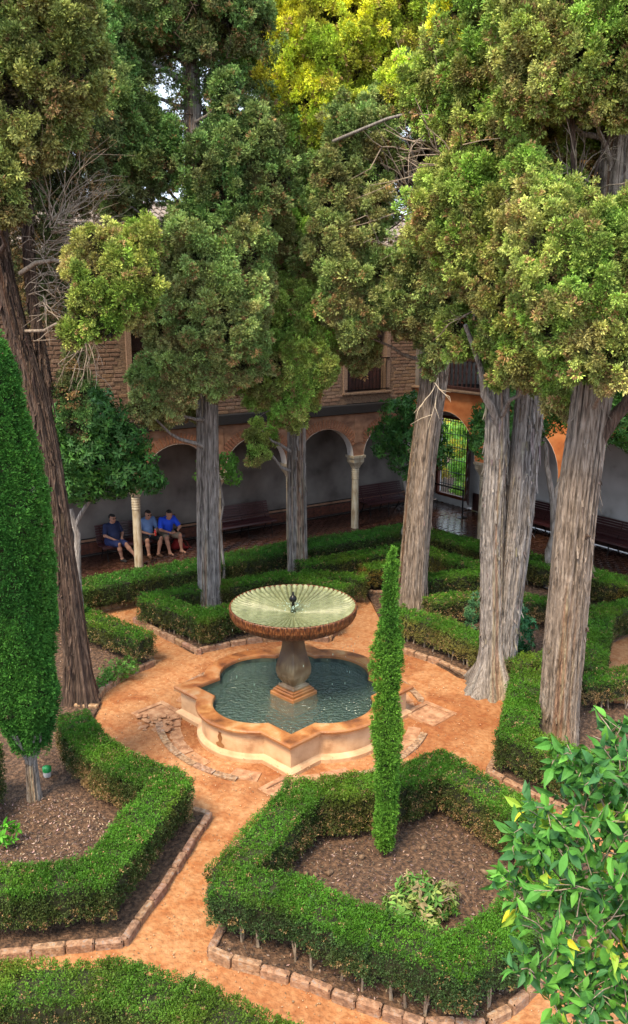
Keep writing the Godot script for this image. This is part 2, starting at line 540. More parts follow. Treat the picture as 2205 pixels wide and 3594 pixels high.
# ---------- trees ----------
var tufts := []
func make_tufts() -> void:   # a rounded bunch of flat feathery sprays of scale leaves
	for k in 6:
		var b := MB.new()
		for i in 24:
			var d := (rdir() + Vector3.UP * 0.75).normalized()
			var s := d.cross(rdir()).normalized()
			var base := d * rf(0.025, 0.07) * Vector3(1.0, 1.25, 1.0)
			var l := rf(0.045, 0.085)
			for j in 5:
				var f := 0.2 + 0.8 * j / 4.0
				var g := rf(0.7, 1.25) * (0.4 + 0.78 * f)  # leaf bases darker: older leaves, plus shade painted into the pockets
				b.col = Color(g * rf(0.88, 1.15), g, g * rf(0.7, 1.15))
				var dd := (d + s * (0.85 if j % 2 else -0.85) * (1.15 - f)).normalized()
				b.leaf(base + d * l * f * 0.8, dd, dd.cross(s.cross(d)).normalized(), rf(0.022, 0.036), rf(0.013, 0.02), 0.1)
		tufts.append(b.mesh())

func tuft_cloud(called: String, tree: Node3D, clumps: Array, pal: Array, sp: float, dead := 0.08, size := 1.0, inner := true) -> void:
	# clumps: Vector4(x, height, metres away, radius); pal: three linear leaf colours
	var xs := [[], [], [], [], [], []]
	var cs := [PackedColorArray(), PackedColorArray(), PackedColorArray(), PackedColorArray(), PackedColorArray(), PackedColorArray()]
	var off := tree.position
	for q in clumps:
		var r: float = q.w
		var ctr := Vector3(q.x, q.y, -q.z)
		var boss := maxf(0.09, r * rf(0.27, 0.38))   # the clump is a heap of smaller bosses with dark gaps between them
		var nb := int(2.25 * r * r * 1.25 / (boss * boss)) + 2
		var tone := rf(0.8, 1.2)
		var mixed := rf(0, 1)
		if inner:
			for i in int(4.0 * PI * r * r * 0.3 / (0.11 * 0.11)):   # bare brown shoots, darkened further so painted shade fills the gaps
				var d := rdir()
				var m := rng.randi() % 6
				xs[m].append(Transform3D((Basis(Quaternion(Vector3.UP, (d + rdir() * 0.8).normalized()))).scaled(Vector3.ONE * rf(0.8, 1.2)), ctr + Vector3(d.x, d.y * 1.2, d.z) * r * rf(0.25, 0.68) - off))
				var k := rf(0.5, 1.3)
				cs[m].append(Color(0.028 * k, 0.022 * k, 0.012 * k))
		var wisps := nb * 2 / 3   # thin shoots that stick out of the outline or hang below it
		for h in nb + wisps:
			var wisp := h >= nb
			var bd := rdir()
			var bc := ctr + Vector3(bd.x, bd.y * 1.25, bd.z) * (r - boss * 0.4) * (rf(1.12, 1.5) if wisp else rf(0.72, 1.22))
			var br := boss * (rf(0.28, 0.5) if wisp else rf(0.5, 1.15))
			var bt := tone * rf(0.7, 1.35)
			var fall := bd.y < -0.3 and rf(0, 1) < 0.75
			var axis := (bd * 0.65 + (Vector3.DOWN * 0.7 if fall else Vector3.UP * 0.75) + rdir() * 0.45).normalized()
			var pu := axis.cross(rdir()).normalized()
			var pv := axis.cross(pu)
			var cnt := int(4.0 * PI * br * br * 0.85 / (sp * sp)) + 3
			for i in cnt:
				var t := rf(-0.75, 1.0)
				var an := rf(0, TAU)
				var d := pu * cos(an) + pv * sin(an)
				var p := bc + axis * t * br * (2.6 if wisp else 1.45) + d * br * 0.8 * sqrt(maxf(0.02, 1.0 - t * t)) * rf(0.55, 1.1) + rdir() * 0.02
				var up := (axis * 0.9 + d * 0.55 + rdir() * 0.4).normalized()
				var bs := Basis(Quaternion(Vector3.UP, up)) * Basis(Vector3.UP, rf(0, TAU))
				var m := rng.randi() % 6
				xs[m].append(Transform3D(bs.scaled(Vector3.ONE * rf(0.5, 1.0) * size), p - off))
				var w := noise.get_noise_3dv(p * 70.0) * 0.9 + mixed * 0.7 + rf(-0.25, 0.25)
				var c: Color = pal[0].lerp(pal[1], clampf(w, 0, 1)).lerp(pal[2], clampf(noise.get_noise_3dv(p * 110.0 + Vector3(40, 0, 0)) * 1.5 - bd.y * 0.3 + 0.1, 0, 0.85))
				if rf(0, 1) < dead * (1.4 if bd.y < -0.2 else 0.4):
					c = Color(0.3, 0.19, 0.09)
				c = c * bt * rf(0.6, 1.75)
				cs[m].append(Color(c.r, c.g, c.b))
	for m in 6:
		if xs[m].size():
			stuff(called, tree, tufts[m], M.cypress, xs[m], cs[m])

func clumps(a: Array) -> Array:
	var o := []
	for i in a.size() / 4:
		o.append(Vector4(a[4 * i], a[4 * i + 1], a[4 * i + 2], a[4 * i + 3]))
	return o

func deeper(a: Array, share: float, near: float, far: float, spread := 0.5) -> Array:   # the far side of a crown
	var o := []
	for q in a:
		if rf(0, 1) < share:
			o.append(Vector4(q.x + rf(-spread, spread), q.y + rf(-spread, spread), q.z + rf(near, far), q.w * rf(0.9, 1.25)))
	return o

func trunk_shape(pts: Array, rad: Array, ridges: float, flare := 0.0, sd := 0.0) -> MB:   # a fluted, slightly twisted stem through plan points (x, height, away)
	var b := MB.new()
	var cu := Curve3D.new()
	for i in pts.size():
		var prev: Vector3 = pts[maxi(i - 1, 0)]
		var next: Vector3 = pts[mini(i + 1, pts.size() - 1)]
		cu.add_point(pts[i], (prev - next) * 0.16, (next - prev) * 0.16)
	var total := cu.get_baked_length()
	var n := int(total / 0.09)
	var rows := []
	var cols := []
	var seg := 96
	for i in n + 1:
		var f := float(i) / n
		var c := cu.sample_baked(f * total)
		var k := f * (rad.size() - 1)
		var r: float = lerpf(rad[int(k)], rad[mini(int(k) + 1, rad.size() - 1)], k - int(k))
		var row := PackedVector3Array()
		var cl := PackedColorArray()
		for j in seg:
			var a := TAU * j / seg
			var q := Vector3(cos(a), 0, sin(a))
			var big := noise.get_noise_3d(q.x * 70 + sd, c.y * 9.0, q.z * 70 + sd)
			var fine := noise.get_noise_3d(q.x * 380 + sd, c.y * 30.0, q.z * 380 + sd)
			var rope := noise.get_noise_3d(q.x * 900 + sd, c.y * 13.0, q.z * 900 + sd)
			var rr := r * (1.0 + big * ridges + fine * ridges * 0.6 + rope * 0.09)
			rr += r * flare * pow(maxf(0.0, 1.0 - c.y / 0.9), 2.0) * (1.0 + 1.2 * noise.get_noise_3d(q.x * 110 + sd, 3, q.z * 110 + sd))
			row.append(c + q * rr)
			var g := (1.0 + fine * 0.7 + big * 0.3 + rope * 1.1) * (1.0 + 0.5 * noise.get_noise_3d(q.x * 1500 + sd, c.y * 60.0, q.z * 1500 + sd))  # bark tone varies, and grooves are darkened with painted shade
			var tint := noise.get_noise_3d(q.x * 75 + sd + 200, c.y * 5.0, q.z * 75 + sd)   # strips where fresh red bark or silvery old wood shows
			var tc := Color(1.0, 0.98, 0.96).lerp(Color(1.08, 0.76, 0.58), smoothstep(0.1, 0.32, tint)).lerp(Color(1.02, 1.06, 1.12), smoothstep(0.08, 0.3, -tint))
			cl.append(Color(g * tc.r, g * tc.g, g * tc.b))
		rows.append(row)
		cols.append(cl)
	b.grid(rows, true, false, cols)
	return b

func bark_flakes(b: MB, pts: Array, rad: Array, count: int) -> void:   # loose strips of bark that lift from the stem
	for i in count * 3:
		var f := pow(rf(0, 1), 0.9) * (pts.size() - 1.001)
		var k := int(f)
		var c: Vector3 = pts[k].lerp(pts[k + 1], f - k)
		var k2 := f / (pts.size() - 1) * (rad.size() - 1)
		var r: float = lerpf(rad[int(k2)], rad[mini(int(k2) + 1, rad.size() - 1)], k2 - int(k2))
		var a := rf(0, TAU)
		var q := Vector3(cos(a), 0, sin(a))
		var s := Vector3(-sin(a), 0, cos(a))
		var g := rf(0.4, 1.5) if rf(0, 1) < 0.7 else rf(1.3, 2.2)
		b.col = Color(g, g * rf(0.82, 1.0), g * rf(0.66, 1.0))
		var big := rf(0, 1) < 0.25
		var l := rf(0.15, 0.55) if big else rf(0.03, 0.13)
		var w := rf(0.012, 0.034) if big else rf(0.006, 0.018)
		var lift := rf(0.02, 0.08) if big else rf(0.004, 0.025)
		var p0 := c + q * (r * 0.98)
		var p1 := p0 + Vector3.DOWN * l * 0.5 + q * 0.008 + s * rf(-0.02, 0.02)
		var p2 := p0 + Vector3.DOWN * l + q * (0.004 + lift) + s * rf(-0.03, 0.03)
		b.quad(p0 - s * w, p1 - s * w, p1 + s * w, p0 + s * w)
		b.quad(p1 - s * w, p2 - s * w * 0.4, p2 + s * w * 0.4, p1 + s * w)

func pd(x: float, y: float, d: float) -> Vector3:
	return Vector3(x, y, -d)

func limb(a: Vector3, b: Vector3, r0: float, r1: float, sag := 0.15, n := 5) -> MB:
	var m := MB.new()
	var pts := []
	var rad := []
	var l := a.distance_to(b)
	for i in n + 1:
		var f := float(i) / n
		pts.append(a.lerp(b, f) + Vector3.UP * sin(f * PI) * l * -sag + (rdir() * l * 0.035 if i > 0 and i < n else Vector3.ZERO))
		rad.append(lerpf(r0, r1, f))
	m.tube(pts, rad, 7)
	return m

func twig_mass(b: MB, at: Vector3, out: Vector3, count: int, l0: float, r0: float, droop: float) -> void:   # bare, crooked twigs that fork
	for i in count:
		var d := (out + rdir() * 0.75).normalized()
		var p := at + rdir() * 0.12
		var l := l0 * rf(0.5, 1.2)
		var n := 7
		var pts := [p]
		var rad := [r0]
		for k in n:
			d = (d + rdir() * 0.33 + Vector3.DOWN * droop * k / n).normalized()
			p += d * l / n
			pts.append(p)
			rad.append(r0 * (1.0 - 0.75 * (k + 1) / n))
			if k in [2, 4] and r0 > 0.005:
				var e := (d + rdir() * 0.9).normalized()
				var e2 := (e + rdir() * 0.5 + Vector3.DOWN * droop).normalized()
				b.tube([p, p + e * l * 0.22, p + e * l * 0.22 + e2 * l * 0.25], [r0 * 0.55, r0 * 0.4, r0 * 0.15], 4)
		b.tube(pts, rad, 5)

func cypress(label: String, base: Vector3, stems: Array, bark: Material, flakes: int, o := {}) -> Node3D:
	# stems: [[points], [radii], flare]
	var t := thing("cypress_tree", label, "tree", base, 0.0, "old cypress trees of the courtyard")
	for s in stems:
		var pts := []
		for p in s[0]:
			pts.append(p - base)
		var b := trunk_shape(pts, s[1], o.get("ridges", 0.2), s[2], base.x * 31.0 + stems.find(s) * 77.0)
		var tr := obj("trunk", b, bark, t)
		var f := MB.new()
		bark_flakes(f, pts, s[1], flakes)
		if f.v.size():
			obj("loose_bark", f, bark, tr).set_meta("kind", "stuff")
	return t

func boughs(t: Node3D, cl: Array, axis: Array, m: Material, every := 2) -> void:   # a limb from the stem to every second clump
	for i in range(0, cl.size(), every):
		var q: Vector4 = cl[i]
		var to := pd(q.x, q.y, q.z) - t.position
		var y := q.y - rf(0.3, 1.2)
		var from: Vector3 = axis[0]
		for k in axis.size() - 1:
			var a: Vector3 = axis[k]
			var b: Vector3 = axis[k + 1]
			if y >= a.y:
				from = a.lerp(b, clampf((y - a.y) / (b.y - a.y), 0, 1))
		obj("branch", limb(from - t.position, to, 0.055, 0.012, 0.06), m, t)

func leafy_ball(called: String, t: Node3D, cl: Array, kinds: Array, m: Material, sp: float, cols: Array, size: float, hang := 0.3) -> void:   # broad leaves on the outside of rounded clumps
	var xs := []
	var cs := []
	for k in kinds.size():
		xs.append([])
		cs.append(PackedColorArray())
	for q in cl:
		var cnt := int(4.0 * PI * q.w * q.w / (sp * sp))
		for i in cnt:
			var d := rdir()
			var p: Vector3 = Vector3(q.x, q.y, -q.z) + d * q.w * (1.0 + noise.get_noise_3dv(Vector3(q.x, q.y, q.z) * 50 + d * 90.0) * 0.3) * rf(0.6, 1.05)
			var up := (d * 0.9 + Vector3.DOWN * hang + rdir() * 0.6).normalized()
			var k := rng.randi() % kinds.size()
			xs[k].append(Transform3D((Basis(Quaternion(Vector3.UP, up)) * Basis(Vector3.UP, rf(0, TAU))).scaled(Vector3.ONE * size * rf(0.75, 1.2)), p - t.position))
			var c: Color = cols[rng.randi() % cols.size()] * rf(0.7, 1.35)
			cs[k].append(Color(c.r, c.g, c.b))
	for k in kinds.size():
		if xs[k].size():
			stuff(called, t, kinds[k], m, xs[k], cs[k])

var rosettes := []
var single_leaves := []
func broad_leaf(b: MB, at: Vector3, dir: Vector3, side: Vector3, l: float, w: float, curl: float) -> void:   # a curved leaf: eight faces along the midrib
	var up := side.cross(dir).normalized()
	var c := []
	var wd := [0.08, 0.75, 1.0, 0.62, 0.03]
	for i in 5:
		var f := i / 4.0
		c.append(at + dir * l * f - up * l * curl * f * f)
	for i in 4:
		for s in [-1.0, 1.0]:
			var p0: Vector3 = c[i] + side * s * w * 0.5 * wd[i] + up * w * 0.16 * wd[i]
			var p1: Vector3 = c[i + 1] + side * s * w * 0.5 * wd[i + 1] + up * w * 0.16 * wd[i + 1]
			if s > 0:
				b.quad(c[i], p0, p1, c[i + 1])
			else:
				b.quad(c[i], c[i + 1], p1, p0)

func make_leaves() -> void:
	for k in 4:
		var b := MB.new()
		for i in 6:
			var a := TAU * i / 6.0 + rf(-0.4, 0.4)
			var d := Vector3(cos(a), rf(-0.1, 0.9), sin(a)).normalized()
			var g := rf(0.75, 1.25)
			b.col = Color(g * rf(0.9, 1.15), g, g)
			broad_leaf(b, Vector3(0, rf(-0.05, 0.06), 0) + d * 0.01, d, d.cross(Vector3.UP).normalized(), rf(0.09, 0.13), rf(0.038, 0.052), rf(0.1, 0.45))
		rosettes.append(b.mesh())
	for k in 6:
		var b := MB.new()
		broad_leaf(b, Vector3.ZERO, Vector3.UP, Vector3.RIGHT, rf(0.085, 0.12), rf(0.04, 0.052), rf(0.15, 0.55))
		b.tube([Vector3(0, -0.018, 0), Vector3(0, 0.004, 0)], [0.0012, 0.0012], 4)
		single_leaves.append(b.mesh())

# ---------- fountain ----------
const FC := Vector2(-0.36, 13.75)

func outline(o: float, y: float) -> PackedVector3Array:   # four round lobes between four square corners, moved outwards by o
	var p := PackedVector3Array()
	var rr := 1.01 + o
	var aa := 1.41 + o
	var beta := acos((aa - 0.778) / rr)
	for k in 4:
		var f := k * PI / 2
		var m := f + PI / 4
		p.append(Vector3(cos(f), 0, sin(f)) * aa * sqrt(2.0) + Vector3.UP * y)
		for i in 17:
			var a := m - beta + 2.0 * beta * i / 16.0
			p.append(Vector3(cos(m) * 0.778 + cos(a) * rr, y, sin(m) * 0.778 + sin(a) * rr))
	return p

func loft(b: MB, prof: Array, from := 0, to := 72, dy := 0.0, caps := false) -> void:
	var rows := []
	for q in prof:
		rows.append(outline(q.x, q.y + dy))
	for i in rows.size() - 1:
		for j in range(from, to):
			var e := (j + 1) % 72
			var d := j % 72
			b.quad(rows[i][e], rows[i][d], rows[i + 1][d], rows[i + 1][e])
	if caps:
		for j in [from, to]:
			var ctr := Vector3.ZERO
			for r in rows:
				ctr += r[j % 72]
			ctr /= rows.size()
			for i in rows.size():
				b.tri(ctr, rows[i][j % 72], rows[(i + 1) % rows.size()][j % 72])

func make_fountain() -> void:
	var at := P3(FC)
	var t := thing("fountain_pool", "low stone fountain pool of four lobes and four pointed corners, orange stained coping", "pool", at)
	var b := MB.new()
	loft(b, [Vector2(0.08, -0.16), Vector2(0.08, -0.02), Vector2(0.05, 0.01), Vector2(0.035, 0.016), Vector2(0.012, 0.03), Vector2(0.0, 0.04), Vector2(0.0, 0.35), Vector2(0.012, 0.362), Vector2(0.04, 0.375), Vector2(0.05, 0.392), Vector2(0.05, 0.412)])
	obj("pool_wall", b, M.stone, t)
	b = MB.new()
	loft(b, [Vector2(-0.195, 0.41), Vector2(-0.195, 0.06)])
	var fl := outline(-0.19, 0.06)
	for j in 72:
		b.tri(Vector3(0, 0.06, 0), fl[(j + 1) % 72], fl[j])
	obj("basin", b, M.pool, t)
	for k in 4:
		for q in [[-4, 5], [5, 9], [9, 14]]:
			b = MB.new()
			var g := rf(0.85, 1.12)
			b.col = Color(g, g * rf(0.92, 1.05), g * rf(0.85, 1.1))
			loft(b, [Vector2(0.045, 0.411), Vector2(0.075, 0.415), Vector2(0.092, 0.432), Vector2(0.092, 0.458), Vector2(0.078, 0.478), Vector2(0.05, 0.485), Vector2(-0.165, 0.485), Vector2(-0.192, 0.475), Vector2(-0.2, 0.45), Vector2(-0.2, 0.411)], q[0] + 18 * k + 72, q[1] + 18 * k + 72, rf(-0.002, 0.003), true)
			obj("coping_stone", b, M.stain, t)
	b = MB.new()
	var w := outline(-0.1955, 0.335)
	for j in 72:
		b.tri(Vector3(0, 0.335, 0), w[(j + 1) % 72], w[j])
	obj("water", b, M.water, t)
	for q in [[0.62, 0.055], [2.22, 0.035]]:   # dark wet marks below the spouts
		b = MB.new()
		b.col = Color(0.8, 0.7, 0.6)
		var n := Vector3(cos(q[0]), 0, sin(q[0]))
		var m := Vector3(0.55 if q[0] < PI / 2 else -0.55, 0, 0.55)
		var s := Vector3(-n.z, 0, n.x)
		for i in 9:
			var y0 := 0.045 + i * 0.03
			var wd: Array = []
			for e in 2:
				wd.append((q[1] as float) * (0.55 + 0.9 * absf(sin((i + e) * 0.75 + 0.4))) * (1.8 if i + e < 3 else 1.0))
			var c := m + n * 1.014
			b.quad(c + s * wd[0] + Vector3.UP * y0, c - s * wd[0] + Vector3.UP * y0, c - s * wd[1] + Vector3.UP * (y0 + 0.03), c + s * wd[1] + Vector3.UP * (y0 + 0.03))
		obj("water_stain", b, M.stain, t)
	# the raised bowl
	t = thing("fountain_bowl", "tall fluted stone fountain bowl on a square vase pedestal, with water in it", "fountain", at)
	b = MB.new()
	for q in [[0.06, 0.40, 0.42], [0.40, 0.45, 0.37], [0.45, 0.48, 0.33]]:
		var h: float = q[2] / sqrt(2.0)
		b.bevel(Vector3(0, (q[0] + q[1]) * 0.5, 0), Vector3(h * 2, q[1] - q[0] - 0.002, h * 2), 0.012, Basis(Vector3.UP, PI / 4))
	obj("plinth", b, M.stain, t)
	b = MB.new()
	var rows := []
	var cols := []
	for q in [[0.48, 0.27, 0], [0.52, 0.28, 0], [0.535, 0.22, 0], [0.56, 0.2, 0.02], [0.6, 0.235, 0.09], [0.66, 0.275, 0.12], [0.72, 0.3, 0.11], [0.745, 0.312, 0.05], [0.76, 0.315, 0], [0.82, 0.318, 0], [0.9, 0.308, 0], [1.0, 0.275, 0], [1.1, 0.24, 0], [1.2, 0.215, 0], [1.3, 0.2, 0], [1.4, 0.193, 0], [1.46, 0.2, 0], [1.475, 0.25, 0], [1.51, 0.26, 0], [1.53, 0.24, 0], [1.57, 0.24, 0]]:
		var row := PackedVector3Array()
		var cl := PackedColorArray()
		for k in 4:
			var p0: Vector3 = Vector3(cos(k * PI / 2), 0, -sin(k * PI / 2)) * q[1]
			var p1: Vector3 = Vector3(cos((k + 1) * PI / 2), 0, -sin((k + 1) * PI / 2)) * q[1]
			for i in 20:
				var f := 0.02 + 0.96 * i / 19.0
				row.append(p0.lerp(p1, f) * (1.0 + q[2] * absf(sin(f * PI * 3.0))) + Vector3.UP * q[0])
				var wet := smoothstep(0.86, 0.98, q[0] + noise.get_noise_2d(k * 300.0 + i * 25.0, 5.0) * 0.12)   # water runs down and darkens the neck
				cl.append(Color(1.15, 1.1, 1.0).lerp(Color(0.5, 0.4, 0.32), wet))
		rows.append(row)
		cols.append(cl)
	b.grid(rows, true, false, cols)
	obj("pedestal", b, M.wetstone, t)
	b = MB.new()
	rows = []
	cols = []
	for q in [[0.2, 1.555, 0.0], [0.4, 1.565, 0.01], [0.62, 1.6, 0.018], [0.82, 1.66, 0.02], [0.96, 1.73, 0.02], [1.04, 1.79, 0.018], [1.075, 1.845, 0.012], [1.085, 1.86, 0.004], [1.09, 1.87, 0.009], [1.095, 1.94, 0.01], [1.1, 1.985, 0.009], [1.09, 2.0, 0.008], [1.075, 1.999, 0.008], [1.066, 1.988, 0.01]]:
		var row := PackedVector3Array()
		var cl := PackedColorArray()
		for j in 480:
			var a := -TAU * j / 480
			var r: float = q[0] * (1.0 + q[2] * (absf(cos(a * 32.0)) - 0.5) * 1.6)
			row.append(Vector3(cos(a) * r, q[1], sin(a) * r))
			var flute := fposmod(sin(floorf(j * 64.0 / 480.0) * 12.9898) * 43758.5, 1.0)   # lime runs down some of the flutes
			var lime := flute * 0.9 if flute > 0.35 and q[1] > 1.72 and q[1] < 1.88 and absf(cos(a * 32.0)) > 0.4 else 0.0
			cl.append(Color(1, 1, 1).lerp(Color(4.6, 6.5, 9.0), lime * 0.9))
		rows.append(row)
		cols.append(cl)
	b.grid(rows, true, false, cols)
	var bowl := obj("bowl", b, M.rust, t)
	b = MB.new()
	rows = []
	cols = []
	for q in [[1.066, 1.988, 0.01], [1.035, 1.975, 0.012], [0.99, 1.95, 0.01], [0.8, 1.915, 0.012], [0.6, 1.89, 0.012], [0.4, 1.875, 0.009], [0.2, 1.865, 0.003], [0.02, 1.86, 0.0]]:
		var row := PackedVector3Array()
		var cl := PackedColorArray()
		for j in 480:
			var a := -TAU * j / 480
			var r: float = q[0] * (1.0 + (q[2] * (absf(cos(a * 32.0)) - 0.5) * 1.6 if q[0] > 1.0 else 0.0))
			var rib := absf(cos(a * 32.0 + 0.6 * noise.get_noise_1d(j * 9.0)))
			row.append(Vector3(cos(a) * r, q[1] + q[2] * 3.4 * (rib - 0.5), sin(a) * r))
			var dirt := lerpf(1.0, clampf(0.05 + 1.45 * pow(rib, 0.8), 0.16, 1.4), clampf(q[0] * 2.0, 0, 1)) * (1.0 + 0.5 * noise.get_noise_2d(j * 21.0, q[0] * 60.0))
			cl.append(Color(dirt, dirt * lerpf(0.9, 1.0, rib), dirt * lerpf(0.66, 1.0, rib)))
		rows.append(row)
		cols.append(cl)
	b.grid(rows, true, false, cols)
	obj("bowl_lining", b, M.algae, bowl)
	b = MB.new()
	rows = []
	for i in 14:
		var row := PackedVector3Array()
		for j in 72:
			var r := 1.035 * (i / 13.0 + 0.001)
			var a := -TAU * j / 72
			row.append(Vector3(cos(a) * r, 1.96 + 0.03 * exp(-r * r / 0.03) + noise.get_noise_2d(cos(a) * r * 500, sin(a) * r * 500) * 0.01 * exp(-r * 2.5), sin(a) * r))
		rows.append(row)
	b.grid(rows, true)
	obj("bowl_water", b, M.bowlwater, bowl)
	b = MB.new()
	for i in 90:
		var a := rf(0, TAU)
		var r := 0.07 + pow(rf(0, 1), 1.6) * 0.3
		var s := rf(0.006, 0.022) * (1.0 - r * 1.4)
		b.ball(Vector3(cos(a) * r, 1.972 + 0.03 * exp(-r * r / 0.03), sin(a) * r), Vector3(s, s * 0.3, s), 6)
	obj("foam", b, M.foam, bowl).set_meta("kind", "stuff")
	b = MB.new()
	b.lathe([Vector2(0.0, 1.86), Vector2(0.05, 1.87), Vector2(0.03, 1.98), Vector2(0.022, 2.04), Vector2(0.055, 2.06), Vector2(0.068, 2.1), Vector2(0.055, 2.14), Vector2(0.025, 2.165), Vector2(0.018, 2.18), Vector2(0.018, 2.22), Vector2(0.0, 2.235)], 18)
	obj("nozzle", b, M.black, t)
	b = MB.new()
	for i in 30:   # drops falling from the rim
		var an := rf(0, TAU)
		var y := rf(0.36, 1.75)
		b.ball(Vector3(cos(an) * rf(0.98, 1.08), y, sin(an) * rf(0.98, 1.08)), Vector3(0.004, rf(0.012, 0.03), 0.004), 6)
	obj("drops", b, M.foam, t).set_meta("kind", "stuff")
	# stone apron let into the path
	t = thing("stone_apron", "pinkish stone paving ring with square corner panels round the pool, partly broken", "paving", at)
	var slot := func(r0: float, r1: float, a0: float, a1: float, y: float, mt: Material) -> void:
		var s := MB.new()
		var g := rf(0.85, 1.12)
		s.col = Color(g, g * rf(0.94, 1.02), g * rf(0.9, 1.05))
		var n := 3
		for i in n:
			var b0 := lerpf(a0, a1, float(i) / n)
			var b1 := lerpf(a0, a1, float(i + 1) / n)
			var p := []
			for yy in [-0.14, y]:
				for q in [[r0, b0], [r0, b1], [r1, b1], [r1, b0]]:
					p.append(Vector3(cos(q[1]) * q[0], yy, sin(q[1]) * q[0]))
			s.hexa(p)
		obj("paving_stone", s, mt, t)
	for i in 36:
		var a := TAU * i / 36
		if absf(fposmod(a + PI / 4, PI / 2) - PI / 4) < 0.19:
			continue
		slot.call(2.3, 2.42, a + 0.004, a + TAU / 36 - 0.004, 0.012 + rf(-0.012, 0.008), M.kerb)
	for i in 28:
		var a := TAU * i / 28
		if absf(fposmod(a + PI / 4, PI / 2) - PI / 4) < 0.2 or i in [9, 4]:
			continue
		slot.call(1.99 + rf(0, 0.06), 2.285, a + 0.006, a + TAU / 28 - 0.006, -0.068 + rf(-0.01, 0.012), M.paving)
	for k in 4:
		var f := k * PI / 2
		var d := Vector3(cos(f), 0, sin(f))
		var bs := Basis(Vector3.UP, -f + PI / 4)
		var s := MB.new()
		s.bevel(d * 2.42 + Vector3.DOWN * 0.085, Vector3(0.5, 0.05, 0.5), 0.006, bs)
		obj("paving_stone", s, M.paving, t)
		for e in 4:
			s = MB.new()
			var g := rf(0.9, 1.1)
			s.col = Color(g, g, g)
			s.bevel(d * 2.42 + bs * Basis(Vector3.UP, e * PI / 2) * Vector3(0.3, -0.075, -0.045), Vector3(0.088, 0.075, 0.597), 0.008, bs * Basis(Vector3.UP, e * PI / 2))
			obj("paving_stone", s, M.paving, t)
	for i in 26:   # broken flakes on the left
		var s := MB.new()
		var g := rf(0.85, 1.25)
		s.col = Color(g, g * 0.95, g * 0.92)
		var p := Vector3(-2.42 + rf(-0.3, 0.35), -0.03 + rf(0, 0.03), rf(0.15, 0.75))
		s.bevel(p, Vector3(rf(0.06, 0.17), rf(0.02, 0.035), rf(0.05, 0.12)), 0.01, Basis.from_euler(Vector3(rf(-0.2, 0.2), rf(0, TAU), rf(-0.2, 0.2))))
		obj("stone_flake", s, M.paving, t)

# ---------- the palace ----------
const TURN := 0.5953
var W := Transform3D(Basis(Vector3.UP, TURN), Vector3(-4.82, 0, -22.23))

func arch(b: MB, so: MB, xc: float, half: float, hw: float, spring: float, rise: float, top: float, z0: float, z1: float) -> void:
	var n := 20
	for s in [-1, 1]:
		var x0 := xc - half if s < 0 else xc + hw
		var x1 := xc - hw if s < 0 else xc + half
		b.quad(Vector3(x0, spring, z1), Vector3(x1, spring, z1), Vector3(x1, top, z1), Vector3(x0, top, z1))
		b.quad(Vector3(x1, spring, z0), Vector3(x0, spring, z0), Vector3(x0, top, z0), Vector3(x1, top, z0))
		b.quad(Vector3(x0, spring, z0), Vector3(x1, spring, z0), Vector3(x1, spring, z1), Vector3(x0, spring, z1))
	for i in n:
		var p := []
		for k in 2:
			var a := PI * (i + k) / n
			p.append(Vector2(xc - hw * cos(a), spring + rise * sin(a)))
		b.quad(Vector3(p[0].x, p[0].y, z1), Vector3(p[1].x, p[1].y, z1), Vector3(p[1].x, top, z1), Vector3(p[0].x, top, z1))
		b.quad(Vector3(p[1].x, p[1].y, z0), Vector3(p[0].x, p[0].y, z0), Vector3(p[0].x, top, z0), Vector3(p[1].x, top, z0))
		so.quad(Vector3(p[0].x, p[0].y, z0 - 0.004), Vector3(p[1].x, p[1].y, z0 - 0.004), Vector3(p[1].x, p[1].y, z1 + 0.012), Vector3(p[0].x, p[0].y, z1 + 0.012))

func column(t: Node3D, x: float, z: float) -> void:
	var b := MB.new()
	b.lathe([Vector2(0.12, 0.0), Vector2(0.118, 0.1), Vector2(0.11, 1.55), Vector2(0.108, 1.6)], 20, Vector3(x, 0.03, z))
	var s := obj("column", b, M.marble, t)
	b = MB.new()
	var pr := []
	for i in 22:
		pr.append(Vector2(0.108 + 0.014 * absf(sin(i * 0.75)), 1.63 + i * 0.017))
	b.lathe(pr, 20, Vector3(x, 0, z))
	obj("neck_ring", b, M.marble, s)
	b = MB.new()
	var f := func(h: float, y: float) -> Array: return [Vector3(x - h, y, z + h), Vector3(x + h, y, z + h), Vector3(x + h, y, z - h), Vector3(x - h, y, z - h)]
	b.hexa(f.call(0.1, 2.0) + f.call(0.12, 2.08))
	b.hexa(f.call(0.12, 2.08) + f.call(0.19, 2.2))
	b.hexa(f.call(0.195, 2.2) + f.call(0.195, 2.34))
	b.hexa(f.call(0.23, 2.34) + f.call(0.235, 2.42))
	obj("capital", b, M.marble, s)

func brick_kinds(s: Vector3, n := 5) -> Array:
	var o := []
	for k in n:
		var b := MB.new()
		var g := rf(0.72, 1.2)
		b.col = Color(g * rf(0.95, 1.12), g, g * rf(0.82, 1.02))
		b.bevel(Vector3.ZERO, s * Vector3(rf(0.9, 1.02), rf(0.8, 1.0), 1), 0.006)
		o.append(b.mesh())
	return o

